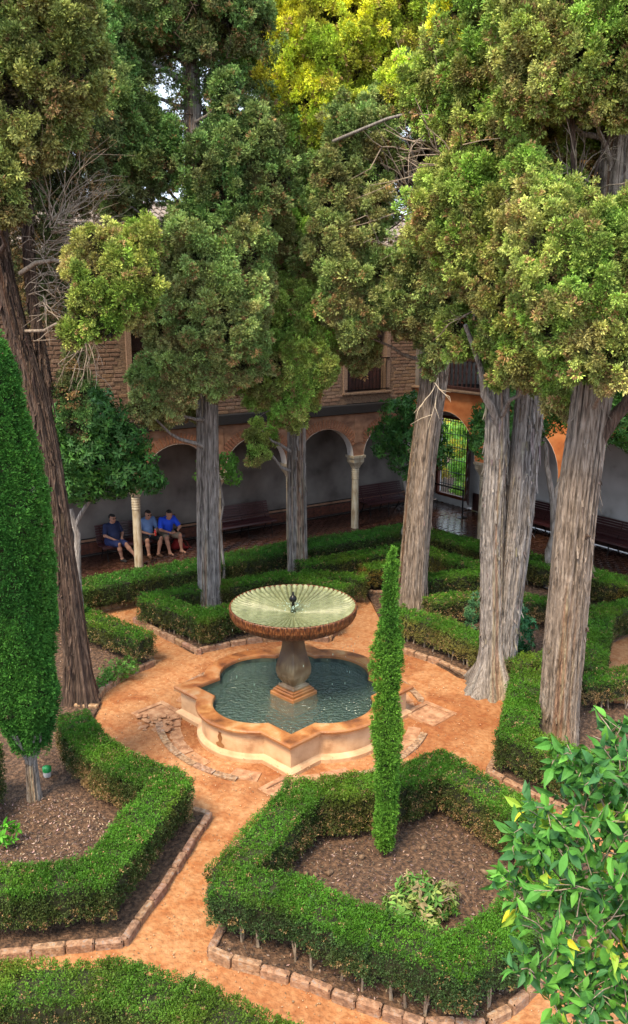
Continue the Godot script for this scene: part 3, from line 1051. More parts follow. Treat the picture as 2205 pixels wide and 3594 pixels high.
func panel_leaf(t: Node3D, called: String, at: Transform3D, w: float, h: float, rows: int, cols: int) -> void:
	var b := MB.new()
	b.bevel(Vector3(w / 2, h / 2, 0), Vector3(w, h, 0.05), 0.005)
	var leaf := obj(called, b, M.wood, t, at)
	for i in rows:
		for j in cols:
			b = MB.new()
			var pw := w / cols
			var ph := h / rows
			b.bevel(Vector3((j + 0.5) * pw, (i + 0.5) * ph, 0.03), Vector3(pw - 0.09, ph - 0.1, 0.035), 0.015)
			b.bevel(Vector3((j + 0.5) * pw, (i + 0.5) * ph, 0.05), Vector3(pw - 0.2, ph - 0.22, 0.03), 0.012)
			obj("panel", b, M.wood, leaf)

func window(t: Node3D, x0: float, x1: float, y0: float, y1: float, open: bool) -> void:
	var w := x1 - x0
	var b := MB.new()
	b.box(Vector3((x0 + x1) / 2, (y0 + y1) / 2, -0.6), Vector3(w + 0.3, y1 - y0 + 0.3, 0.02))
	var win := obj("window", b, M.dark, t)
	b = MB.new()
	for s in [x0 - 0.075, x1 + 0.075]:
		b.bevel(Vector3(s, (y0 + y1) / 2 + 0.05, 0.03), Vector3(0.155, y1 - y0 + 0.2, 0.19), 0.008)
	b.bevel(Vector3((x0 + x1) / 2, y1 + 0.07, 0.03), Vector3(w, 0.14, 0.188), 0.008)
	obj("surround", b, M.brick, win)
	b = MB.new()
	b.bevel(Vector3((x0 + x1) / 2, y0 - 0.035, 0.05), Vector3(w + 0.36, 0.07, 0.3), 0.012)
	obj("sill", b, M.mortar, win)
	var lw := w / 2 - 0.03
	for k in 2:
		if open and k == 1:
			continue
		b = MB.new()
		var xx := x0 + 0.02 + k * (lw + 0.02)
		b.bevel(Vector3(xx + lw / 2, (y0 + y1) / 2, -0.16), Vector3(lw, y1 - y0, 0.05), 0.005)
		for i in 3:
			for j in 2:
				var ph := (y1 - y0) / 3
				b.bevel(Vector3(xx + (j + 0.5) * lw / 2, y0 + (i + 0.5) * ph, -0.13), Vector3(lw / 2 - 0.08, ph - 0.12, 0.035), 0.014)
				b.bevel(Vector3(xx + (j + 0.5) * lw / 2, y0 + (i + 0.5) * ph, -0.112), Vector3(lw / 2 - 0.18, ph - 0.3, 0.03), 0.01)
		obj("shutter", b, M.wood, win)
	b = MB.new()
	for y in [y0 + 0.07, y0 + 1.02]:
		b.box(Vector3((x0 + x1) / 2, y, 0.14), Vector3(w + 0.22, 0.03, 0.035))
	obj("railing", b, M.iron, win)
	for i in 12:
		b = MB.new()
		var x := lerpf(x0 + 0.02, x1 - 0.02, i / 11.0)
		b.tube([Vector3(x, y0 + 0.085, 0.14), Vector3(x, y0 + 1.005, 0.14)], [0.009, 0.009], 6)
		obj("bar", b, M.iron, win)

func make_palace() -> void:
	var t := thing("palace_wing", "brick palace wing with arched gallery, black beam and shuttered upper windows", "building", W.origin, TURN)
	var b := MB.new()
	var so := MB.new()
	var soffits := []
	for k in range(-2, 4):
		so = MB.new()
		arch(b, so, 2.47 * k + 1.235, 1.235, 1.03, 2.42, 0.92, 3.75, -0.15, 0.15)
		soffits.append(so)
	var aw := obj("arcade_wall", b, M.plaster, t)
	for q in soffits:
		obj("arch_soffit", q, M.plain_white, aw)
	var vk := brick_kinds(Vector3(0.06, 0.3, 0.03), 6)
	for k in range(-1, 4):
		var xc := 2.47 * k + 1.235
		for i in 37:
			var a := PI * (i + 0.5) / 37
			if absf(cos(a)) > 0.93:
				continue
			var n := Vector3(-cos(a), sin(a), 0)
			var p := Vector3(xc - 1.03 * cos(a), 2.42 + 0.92 * sin(a), 0) + n * 0.165
			put("brick", vk[rng.randi() % 6], M.archbrick, aw, Transform3D(Basis(Vector3.BACK, PI / 2 - a), p + Vector3(0, 0, 0.145 + rf(0, 0.008))))
	for k in range(0, 4):
		b = MB.new()
		b.bevel(Vector3(2.47 * k + 2.47, 3.25, 0.158), Vector3(0.34, 0.85, 0.03), 0.01)
		obj("pier_face", b, M.plaster, aw)
	for k in range(-1, 5):
		column(t, 2.47 * k, 0)
	for q in [[-5.6, 0.55], [0.56, 9.3]]:
		b = MB.new()
		b.bevel(Vector3((q[0] + q[1]) / 2, 3.9, 0.05), Vector3(q[1] - q[0], 0.29, 0.4), 0.02)
		obj("beam", b, M.beam, t)
	# upper wall round its two windows
	b = MB.new()
	var wins := [[0.05, 1.5], [6.98, 8.5]]
	for q in [[-6.0, 0.05], [1.5, 6.98], [8.5, 9.87]]:
		b.box(Vector3((q[0] + q[1]) / 2, 6.17, -0.06), Vector3(q[1] - q[0], 4.26, 0.3))
	for q in wins:
		b.box(Vector3((q[0] + q[1]) / 2, 4.185, -0.061), Vector3(q[1] - q[0] + 0.002, 0.25, 0.3))
		b.box(Vector3((q[0] + q[1]) / 2, 7.47, -0.061), Vector3(q[1] - q[0] + 0.002, 1.65, 0.3))
	var wall := obj("upper_wall", b, M.mortar, t)
	var bk := brick_kinds(Vector3(0.3, 0.085, 0.05), 5)
	var rest := []
	var tint := PackedColorArray()
	var own := 0
	for i in 40:
		var y := 4.1 + i * 0.105
		var x := -5.9 + (0.0 if i % 2 else 0.16)
		while x < 9.7:
			var l := rf(0.22, 0.4)
			var xm := x + l / 2
			var clear := true
			for q in wins:
				if xm + l / 2 > q[0] - 0.15 and xm - l / 2 < q[1] + 0.15 and y < 6.75:
					clear = false
			if clear:
				var tr := Transform3D(Basis(Vector3.BACK, rf(-0.012, 0.012)).scaled(Vector3(l / 0.3 * 0.96, rf(0.85, 1.05), 1)), Vector3(xm, y + rf(-0.006, 0.006), 0.08 + rf(-0.008, 0.012)))
				if own < 290 and y < 6.2 and (x > -2.6 and x < 0 or x > 1.4 and x < 3.4 or x > 5.4 and x < 7.0 or x > 8.5):
					own += 1
					put("brick", bk[rng.randi() % 5], M.brick, wall, tr)
				else:
					rest.append(tr)
					var g := rf(0.72, 1.15)
					tint.append(Color(g * 1.03, g, g * 0.94))
			x += l + 0.012
	stuff("brickwork", wall, bk[0], M.brick, rest, tint)
	window(t, 0.05, 1.5, 4.34, 6.5, true)
	window(t, 6.98, 8.5, 4.4, 6.5, false)
	# gallery behind the columns
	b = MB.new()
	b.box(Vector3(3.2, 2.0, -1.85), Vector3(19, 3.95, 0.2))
	obj("gallery_wall", b, M.shaded_wall, t)
	b = MB.new()
	b.box(Vector3(2.2, 3.85, -0.95), Vector3(16.5, 0.12, 1.58))
	b.box(Vector3(3, 6.0, -2.5), Vector3(18, 4.2, 0.2))
	obj("ceiling", b, M.dark, t)
	var x := -5.6
	while x < 12.0:
		b = MB.new()
		var g := rf(0.8, 1.15)
		b.col = Color(g, g, g)
		b.bevel(Vector3(x + 0.3, 0.25, -1.735), Vector3(0.592, 0.32, 0.03), 0.004)
		obj("dado_panel", b, M.tile, t)
		x += 0.6
	for y in [0.065, 0.435, 0.535]:
		b = MB.new()
		b.bevel(Vector3(3.2, y, -1.735), Vector3(17.6, 0.03, 0.036), 0.004)
		obj("dark_band", b, M.beam, t)
	b = MB.new()
	b.bevel(Vector3(3.2, 0.485, -1.735), Vector3(17.6, 0.066, 0.026), 0.004)
	obj("dado_cap", b, M.plaster, t)
	roof(t, -6.0, 13.0)

	# the wing on the right: x runs towards the viewer, z into the courtyard
	t = thing("palace_wing", "orange plastered palace wing with wooden balustrade above an arch", "building", W * Vector3(9.87, 0, 0), TURN - PI / 2)
	b = MB.new()
	soffits = []
	for k in 4:
		so = MB.new()
		soffits.append(so)
		arch(b, so, 3.2 * k + 1.6, 1.6, 1.33, 2.42, 1.38, 4.42, -0.15, 0.15)
	aw = obj("arcade_wall", b, M.orange, t)
	for q in soffits:
		obj("arch_soffit", q, M.plain_white, aw)
	for k in range(1, 4):
		column(t, 3.2 * k, 0)
	b = MB.new()
	b.bevel(Vector3(6.4, 4.46, 0.06), Vector3(12.8, 0.08, 0.5), 0.02)
	obj("balcony_sill", b, M.mortar, t)
	b = MB.new()
	b.bevel(Vector3(6.4, 4.55, 0.05), Vector3(12.2, 0.1, 0.12), 0.01)
	b.bevel(Vector3(6.4, 5.42, 0.05), Vector3(12.2, 0.09, 0.12), 0.01)
	var bal := obj("balustrade", b, M.wood, t)
	b = MB.new()
	var pr := []
	for q in [[0.024, 0], [0.03, 0.06], [0.018, 0.1], [0.034, 0.17], [0.022, 0.26], [0.016, 0.34], [0.03, 0.38], [0.03, 0.42], [0.016, 0.46], [0.022, 0.54], [0.034, 0.64], [0.018, 0.71], [0.03, 0.75], [0.024, 0.78]]:
		pr.append(Vector2(q[0], q[1]))
	b.lathe(pr, 10)
	var bm := b.mesh()
	for i in 60:
		put("baluster", bm, M.wood, bal, Transform3D(Basis(), Vector3(0.45 + i * 0.19, 4.597, 0.05)))
	b = MB.new()
	for q in [0.14, 3.4, 6.6, 9.8]:
		b.box(Vector3(q, 5.5, 0), Vector3(0.28, 2.0, 0.3))
	obj("pillar", b, M.shaded_wall, t)
	b = MB.new()
	b.box(Vector3(6.4, 7.4, 0), Vector3(12.8, 1.8, 0.3))
	obj("upper_wall", b, M.orange, t)
	b = MB.new()
	b.box(Vector3(6.4, 4.36, -1.32), Vector3(12.8, 0.12, 2.3))
	b.box(Vector3(6.4, 6.6, -1.32), Vector3(12.8, 0.12, 2.3))
	obj("ceiling", b, M.dark, t)
	b = MB.new()   # far wall with the gate opening
	b.box(Vector3(6.53, 4.2, -2.53), Vector3(12.9, 8.2, 0.2))
	b.box(Vector3(-2.2, 4.2, -2.53), Vector3(1.4, 8.2, 0.2))
	b.box(Vector3(-0.71, 5.75, -2.531), Vector3(1.6, 5.1, 0.2))
	b.box(Vector3(-0.71, 0.1, -2.531), Vector3(1.6, 0.36, 0.2))
	obj("gallery_wall", b, M.lit_wall, t)
	b = MB.new()
	for q in [[-1.46, 1.75, 0.1, 2.9], [0.03, 1.75, 0.1, 2.9]]:
		b.bevel(Vector3(q[0], q[1], -2.44), Vector3(q[2], q[3], 0.12), 0.01)
	b.bevel(Vector3(-0.715, 0.335, -2.44), Vector3(1.39, 0.11, 0.14), 0.01)
	b.bevel(Vector3(-0.715, 3.15, -2.44), Vector3(1.39, 0.1, 0.12), 0.01)
	var gate := obj("gate_frame", b, flat(Color(0.36, 0.17, 0.1), 0.5), t)
	for i in 11:
		b = MB.new()
		var gx := -1.36 + i * 0.128
		b.tube([Vector3(gx, 0.39, -2.5), Vector3(gx, 3.1, -2.5)], [0.01, 0.01], 6)
		obj("bar", b, M.iron, gate)
	for i in 6:
		b = MB.new()
		b.box(Vector3(-0.715, 0.72 + i * 0.46, -2.5), Vector3(1.38, 0.022, 0.026))
		obj("cross_bar", b, M.iron, gate)
	panel_leaf(t, "door_leaf", Transform3D(Basis(Vector3.UP, -PI / 2), Vector3(-1.52, 0.34, -2.36)), 0.66, 2.8, 6, 1)
	panel_leaf(t, "door_leaf", Transform3D(Basis(Vector3.UP, -0.7), Vector3(0.12, 0.3, -2.38)), 0.6, 2.8, 6, 1)
	b = MB.new()
	b.box(Vector3(6.5, 0.35, -2.4), Vector3(12.2, 0.62, 0.04))
	obj("dado", b, M.wood, t)
	roof(t, -3.0, 12.8)

	# brick floor of both galleries
	b = MB.new()
	b.box(Vector3(3.2, -0.05, -0.7), Vector3(18.2, 0.14, 2.2))
	b.box(Vector3(10.95, -0.05, 6.4), Vector3(2.7, 0.138, 12.0))
	var floor := struct("gallery_floor", b, M.floor)
	floor.transform = W
	var fk := brick_kinds(Vector3(0.28, 0.02, 0.135), 6)
	var fx := []
	var fc := PackedColorArray()
	own = 0
	for r in [[-5.8, 12.25, -1.7, 0.35], [9.65, 12.25, 0.42, 12.2]]:
		var nx := int((r[1] - r[0]) / 0.29)
		var nz := int((r[3] - r[2]) / 0.145)
		for i in nx:
			for j in nz:
				var tr := Transform3D(Basis(Vector3.UP, rf(-0.02, 0.02)), Vector3(r[0] + (i + 0.5 + 0.5 * (j % 2)) * 0.29, 0.026 + rf(-0.003, 0.003), r[2] + (j + 0.5) * 0.145))
				var near: bool = tr.origin.x > 10.0 and tr.origin.z < 1.5 and tr.origin.z > -1.2 or tr.origin.x > 10.4 and tr.origin.z > 3.2 and tr.origin.z < 4.4
				if near and own < 290:
					own += 1
					put("brick", fk[rng.randi() % 6], M.floor, floor, tr)
				else:
					fx.append(tr)
					var g := rf(0.75, 1.2)
					fc.append(Color(g, g * rf(0.93, 1.03), g * rf(0.9, 1.05)))
	stuff("brick_paving", floor, fk[0], M.floor, fx, fc)

func roof(t: Node3D, x0: float, x1: float) -> void:
	var b := MB.new()
	var d := Vector3(0, 1.65, -3.7)
	b.quad(Vector3(x0, 8.28, 0.45), Vector3(x1, 8.28, 0.45), Vector3(x1, 8.28, 0.45) + d, Vector3(x0, 8.28, 0.45) + d)
	b.quad(Vector3(x1, 8.2, 0.45), Vector3(x0, 8.2, 0.45), Vector3(x0, 8.2, 0.45) + d, Vector3(x1, 8.2, 0.45) + d)
	b.quad(Vector3(x0, 8.2, 0.45), Vector3(x1, 8.2, 0.45), Vector3(x1, 8.28, 0.45), Vector3(x0, 8.28, 0.45))
	var r := obj("roof", b, M.mortar, t)
	var k := MB.new()
	var m := 11
	for i in m:   # overlapping half-round tiles in one run from eave to ridge
		var a := Vector3(0, 0.0, 0.05) + d * (float(i) / m) + Vector3(0, 0.018, 0)
		var e := a + d / m * 1.12 + Vector3(0, -0.02, 0)
		var rows := []
		for q in [[a, 0.085], [e, 0.07]]:
			var row := PackedVector3Array()
			for j in 7:
				var an := PI * j / 6.0
				row.append((q[0] as Vector3) + Vector3(cos(an) * q[1], sin(an) * q[1] * 0.8, 0))
			rows.append(row)
		k.grid(rows, false)
	var km := k.mesh()
	var n := int((x1 - x0) / 0.21)
	for i in n:
		put("tile_row", km, M.rooftile, r, Transform3D(Basis(), Vector3(x0 + (i + 0.5) * 0.21, 8.285 + rf(-0.01, 0.01), 0.45)))

# ---------- furniture of the galleries ----------
func bench(label: String, s: float, z: float, len: float, turn := 0.0) -> void:
	var t := thing("bench", label, "bench", W * Vector3(s, 0.035, z), TURN + turn, "slatted benches along the gallery walls")
	var prof := []   # seat front, seat dip, back
	for q in [[0.27, 0.4], [0.25, 0.435], [0.18, 0.44], [0.11, 0.43], [0.04, 0.42], [-0.03, 0.41], [-0.1, 0.41], [-0.16, 0.43], [-0.2, 0.49], [-0.225, 0.56], [-0.25, 0.63], [-0.275, 0.7], [-0.3, 0.77], [-0.325, 0.84], [-0.345, 0.91]]:
		prof.append(Vector2(q[0], q[1]))
	for i in prof.size():
		var a: Vector2 = prof[maxi(i - 1, 0)]
		var c: Vector2 = prof[mini(i + 1, prof.size() - 1)]
		var an := atan2(c.y - a.y, -(c.x - a.x))
		var b := MB.new()
		var g := rf(0.85, 1.15)
		b.col = Color(g, g, g)
		b.bevel(Vector3.ZERO, Vector3(len, 0.024, 0.055), 0.006)
		obj("slat", b, M.benchwood, t, Transform3D(Basis(Vector3.RIGHT, an), Vector3(0, prof[i].y, prof[i].x)))
	for x in [-len / 2 + 0.15, 0.0, len / 2 - 0.15]:
		var b := MB.new()
		b.tube([Vector3(x, 0.0, 0.26), Vector3(x, 0.16, 0.2), Vector3(x, 0.32, 0.23), Vector3(x, 0.4, 0.22)], [0.022, 0.018, 0.018, 0.02], 6)
		b.tube([Vector3(x, 0.0, -0.3), Vector3(x, 0.16, -0.2), Vector3(x, 0.34, -0.14), Vector3(x, 0.4, -0.13)], [0.022, 0.018, 0.018, 0.02], 6)
		b.tube([Vector3(x, 0.39, 0.24), Vector3(x, 0.385, 0.05), Vector3(x, 0.38, -0.13), Vector3(x, 0.6, -0.265), Vector3(x, 0.9, -0.37)], [0.016, 0.016, 0.018, 0.016, 0.012], 6)
		obj("leg", b, M.iron, t)

func stanchion() -> void:
	for q in [[1.0, "black belt post on a round base in front of the grille gate"], [-1.1, "second belt post nearer the wall, behind the leaning cypress trunk"]]:
		var t := thing("barrier_post", q[1], "barrier post", W * Vector3(11.2, 0.035, q[0]), TURN)
		var b := MB.new()
		b.lathe([Vector2(0, 0), Vector2(0.17, 0), Vector2(0.17, 0.015), Vector2(0.05, 0.035), Vector2(0.03, 0.06)], 24)
		obj("base", b, M.black, t)
		b = MB.new()
		b.lathe([Vector2(0.028, 0.05), Vector2(0.028, 0.9), Vector2(0.036, 0.9), Vector2(0.036, 0.98), Vector2(0, 0.985)], 14)
		obj("post", b, M.black, t)
		if q[0] > 0:
			b = MB.new()
			b.bevel(Vector3(0, 0.94, -1.05), Vector3(0.004, 0.05, 2.05), 0.001)
			obj("belt", b, M.black, t)

# ---------- people ----------
func nets(bones: Array, cell: float, k: float, b: MB) -> void:   # surface nets round tapered capsules joined smoothly: [a, b, ra, rb]
	var lo := Vector3.ONE * 1e6
	var hi := -lo
	for q in bones:
		var m := Vector3.ONE * (maxf(q[2], q[3]) + 3.0 * cell)
		lo = lo.min((q[0] as Vector3).min(q[1]) - m)
		hi = hi.max((q[0] as Vector3).max(q[1]) + m)
	var nx := int((hi.x - lo.x) / cell) + 2
	var ny := int((hi.y - lo.y) / cell) + 2
	var nz := int((hi.z - lo.z) / cell) + 2
	var f := PackedFloat32Array()
	f.resize(nx * ny * nz)
	f.fill(1.0)
	for q in bones:
		var a: Vector3 = q[0]
		var ba: Vector3 = q[1] - a
		var ll := maxf(ba.length_squared(), 1e-8)
		var ra: float = q[2]
		var dr: float = q[3] - ra
		var m := maxf(q[2], q[3]) + k + 2.0 * cell
		var l := (a.min(q[1]) - Vector3.ONE * m - lo) / cell
		var h := (a.max(q[1]) + Vector3.ONE * m - lo) / cell
		for x in range(maxi(0, int(l.x)), mini(nx, int(h.x) + 2)):
			for y in range(maxi(0, int(l.y)), mini(ny, int(h.y) + 2)):
				for z in range(maxi(0, int(l.z)), mini(nz, int(h.z) + 2)):
					var pa := lo + Vector3(x, y, z) * cell - a
					var t := clampf(pa.dot(ba) / ll, 0.0, 1.0)
					var d := (pa - ba * t).length() - ra - dr * t
					var i := (x * ny + y) * nz + z
					var e := f[i]
					var g := maxf(k - absf(d - e), 0.0)
					f[i] = minf(d, e) - g * g * 0.25 / k
	var id := PackedInt32Array()
	id.resize(f.size())
	id.fill(-1)
	var base := b.v.size()
	var off := [0, 1, nz, nz + 1, ny * nz, ny * nz + 1, ny * nz + nz, ny * nz + nz + 1]
	var ed := [[0, 1], [0, 2], [0, 4], [1, 3], [1, 5], [2, 3], [2, 6], [3, 7], [4, 5], [4, 6], [5, 7], [6, 7]]
	for x in nx - 1:
		for y in ny - 1:
			for z in nz - 1:
				var i := (x * ny + y) * nz + z
				if f[i] > cell * 2.0:
					continue
				var mask := 0
				for c in 8:
					if f[i + off[c]] < 0.0:
						mask |= 1 << c
				if mask == 0 or mask == 255:
					continue
				var s := Vector3.ZERO
				var cnt := 0
				for e in ed:
					var va := f[i + off[e[0]]]
					var vb := f[i + off[e[1]]]
					if (va < 0.0) != (vb < 0.0):
						var t := va / (va - vb)
						var pa := Vector3(e[0] >> 2, (e[0] >> 1) & 1, e[0] & 1)
						var pb := Vector3(e[1] >> 2, (e[1] >> 1) & 1, e[1] & 1)
						s += pa.lerp(pb, t)
						cnt += 1
				id[i] = b.v.size()
				b.v.append(lo + (Vector3(x, y, z) + s / cnt) * cell)
				b.n.append(Vector3.ZERO)
				b.c.append(b.col)
	var st := [ny * nz, nz, 1]
	for x in range(1, nx - 1):
		for y in range(1, ny - 1):
			for z in range(1, nz - 1):
				var i := (x * ny + y) * nz + z
				if absf(f[i]) > cell * 2.0:
					continue
				for ax in 3:
					var j: int = i + st[ax]
					if (f[i] < 0.0) == (f[j] < 0.0):
						continue
					var u: int = st[(ax + 1) % 3]
					var w: int = st[(ax + 2) % 3]
					var q := [id[i - u - w], id[i - w], id[i], id[i - u]]
					if q.min() < 0:
						continue
					if f[i] > 0.0:
						q.reverse()
					var m := (b.v[q[2]] - b.v[q[0]]).cross(b.v[q[3]] - b.v[q[1]])
					for t in q:
						b.n[t] += m
					for t in [0, 2, 1, 0, 3, 2]:
						b.ix.append(q[t])
	for i in range(base, b.n.size()):
		b.n[i] = b.n[i].normalized()

func hand(from: Vector3, to: Vector3, palm: Vector3, b: MB, curl: float) -> void:   # wrist, knuckle direction, palm normal
	var d := (to - from).normalized()
	var s := d.cross(palm).normalized()
	var q := []
	for i in 4:
		var k := (i - 1.5) * 0.02
		var l: float = [0.062, 0.075, 0.07, 0.055][i]
		var p0: Vector3 = from + d * 0.085 + s * k
		var p1 := p0 + (d * cos(curl * 0.5) + palm * sin(curl * 0.5)) * l * 0.55
		var p2 := p1 + (d * cos(curl * 1.3) + palm * sin(curl * 1.3)) * l * 0.5
		q.append([from + d * 0.02 + s * k * 0.7, p0, 0.015, 0.012])
		q.append([p0, p1, 0.0105, 0.009])
		q.append([p1, p2, 0.009, 0.008])
	var t0 := from + d * 0.025 + s * 0.032
	var t1 := t0 + (d * 0.7 + s * 0.6 + palm * 0.3).normalized() * 0.045
	q.append([from + d * 0.02 + s * 0.015, t0, 0.015, 0.013])
	q.append([t0, t1, 0.012, 0.011])
	q.append([t1, t1 + (d + palm * 0.4).normalized() * 0.032, 0.0105, 0.009])
	nets(q, 0.006, 0.008, b)

func person(label: String, s: float, z: float, turn: float, J: Dictionary, cl: Dictionary) -> Node3D:
	var t := thing("person", label, "person", W * Vector3(s, 0.035, z), TURN + turn)
	t.scale = Vector3.ONE * 0.95
	var skin := Color(0.3, 0.16, 0.11)
	var mats := {}
	for k in ["shirt", "shorts", "shoe", "hair"]:
		mats[k] = flat(cl[k], 0.85)
	var g: float = cl.get("girth", 1.0)
	var hip := Vector3(0, 0.56, -0.05)
	var chest: Vector3 = J.chest
	var neck: Vector3 = J.neck
	var head: Vector3 = J.head
	var look: Vector3 = J.look.normalized()
	var torso := [[hip + Vector3(-0.08, 0, 0), hip + Vector3(0.08, 0, 0), 0.135 * g, 0.135 * g], [hip, chest, 0.14 * g, 0.145 * g], [hip + Vector3(0, 0.12, 0.05 * g), hip + Vector3(0, 0.2, 0.06 * g), 0.13 * g, 0.12 * g], [chest + Vector3(-0.1, 0.06, 0), chest + Vector3(0.1, 0.06, 0), 0.115, 0.115], [chest + Vector3(0, 0.1, 0), neck, 0.085, 0.06]]
	var arms := []
	var fore := []
	var legs := []
	var thighs := []
	for i in 2:
		var sh := chest + Vector3((i * 2 - 1) * 0.2, 0.12, 0)
		arms.append([sh, J.elbow[i], 0.062, 0.046])
		fore.append([J.elbow[i], J.wrist[i], 0.043, 0.029])
		var hp := hip + Vector3((i * 2 - 1) * 0.1, -0.03, 0.04)
		thighs.append([hp, J.knee[i], 0.098 * sqrt(g), 0.066])
		legs.append([J.knee[i], J.knee[i].lerp(J.ankle[i], 0.35), 0.06, 0.062])
		legs.append([J.knee[i].lerp(J.ankle[i], 0.35), J.ankle[i], 0.062, 0.038])
	var b := MB.new()
	b.col = skin
	var feet := []
	for i in 2:
		var an: Vector3 = J.ankle[i]
		var toe: Vector3 = an + J.toe[i] * 0.17 + Vector3(0, -an.y + 0.035, 0)
		feet.append([an + Vector3(0, -0.03, -0.02), toe, 0.042, 0.033])
		feet.append([an + Vector3(0, -0.03, -0.03), an + Vector3(0, -0.005, 0), 0.043, 0.04])
	nets(torso + arms + fore + thighs + legs + feet + [[neck + Vector3(0, -0.04, 0), neck.lerp(head, 0.7), 0.06, 0.056]], 0.018, 0.04, b)
	var right := Vector3.UP.cross(look).normalized()
	var up := look.cross(right).normalized()
	var hd := func(x: float, y: float, zz: float) -> Vector3: return head + right * x + up * y + look * zz
	var face := [[hd.call(0, 0.035, -0.02), hd.call(0, 0.03, 0.015), 0.09, 0.082], [hd.call(0, -0.03, 0.02), hd.call(0, -0.085, 0.055), 0.066, 0.042], [hd.call(-0.035, -0.045, 0.03), hd.call(0.035, -0.045, 0.03), 0.05, 0.05], [hd.call(0, 0.015, 0.085), hd.call(0, -0.028, 0.112), 0.01, 0.017], [hd.call(-0.04, 0.034, 0.078), hd.call(0.04, 0.034, 0.078), 0.017, 0.017], [hd.call(-0.022, -0.062, 0.083), hd.call(0.022, -0.062, 0.083), 0.011, 0.011]]
	for x in [-1, 1]:
		face.append([hd.call(x * 0.084, 0.015, -0.005), hd.call(x * 0.088, -0.02, 0.0), 0.014, 0.011])
	nets(face, 0.006, 0.018, b)
	for i in 2:
		hand(J.wrist[i], J.wrist[i] + J.hand[i], J.palm[i], b, J.get("curl", 0.6))
	obj("body", b, M.chip, t)
	b = MB.new()
	for x in [-0.032, 0.032]:
		b.ball(hd.call(x, 0.012, 0.079), Vector3.ONE * 0.011, 8)
	obj("eyes", b, M.black, t)
	var fat := func(list: Array, m: float) -> Array:
		var o := []
		for q in list:
			o.append([q[0], q[1], q[2] + m, q[3] + m])
		return o
	b = MB.new()
	var sl := []
	for a in arms:
		sl.append([a[0], (a[0] as Vector3).lerp(a[1], 0.72), a[2] + 0.02, a[3] + 0.03])
	nets(fat.call(torso.slice(0, 4), 0.018) + sl + [[chest + Vector3(0, 0.12, 0), neck + Vector3(0, -0.045, 0), 0.1, 0.068]], 0.016, 0.035, b)
	obj("shirt", b, mats.shirt, t)
	b = MB.new()
	var pants := fat.call([torso[0]], 0.022)
	for q in thighs:
		pants.append([q[0], (q[0] as Vector3).lerp(q[1], cl.get("hem", 0.86)), q[2] + 0.02, q[3] + 0.038])
	nets(pants, 0.016, 0.03, b)
	obj("shorts", b, mats.shorts, t)
	b = MB.new()
	nets([[hd.call(0, 0.055, -0.035), hd.call(0, 0.07, 0.02), 0.088, 0.07], [hd.call(-0.06, 0.04, -0.04), hd.call(-0.07, 0.02, -0.02), 0.04, 0.022], [hd.call(0.06, 0.04, -0.04), hd.call(0.07, 0.02, -0.02), 0.04, 0.022], [hd.call(0, 0.02, -0.06), hd.call(0, -0.02, -0.06), 0.066, 0.05]], 0.007, 0.015, b)
	obj("hair", b, mats.hair, t)
	for i in 2:
		b = MB.new()
		var q: Array = feet[2 * i]
		if cl.get("sandals", false):
			nets([[q[0] + Vector3(0, -0.035, 0), q[1] + Vector3(0, -0.022, 0), 0.022, 0.022], [q[1] + Vector3(-0.035, 0.005, -0.03), q[1] + Vector3(0.035, 0.005, -0.03), 0.022, 0.022]], 0.009, 0.012, b)
		else:
			nets([[q[0], q[1], 0.054, 0.042], [q[0] + Vector3(0, 0.02, 0), q[0] + Vector3(0, 0.05, 0.01), 0.05, 0.046]], 0.01, 0.02, b)
		obj("shoe", b, mats.shoe, t)
	if cl.get("glasses", false):
		b = MB.new()
		for x in [-0.034, 0.034]:
			b.box(hd.call(x, 0.013, 0.096), Vector3(0.05, 0.034, 0.006), Basis(right, up, look))
		b.box(hd.call(0, 0.018, 0.098), Vector3(0.02, 0.006, 0.006), Basis(right, up, look))
		for x in [-0.074, 0.074]:
			b.box(hd.call(x, 0.02, 0.045), Vector3(0.005, 0.008, 0.1), Basis(right, up, look))
		obj("glasses", b, M.black, t)
	return t

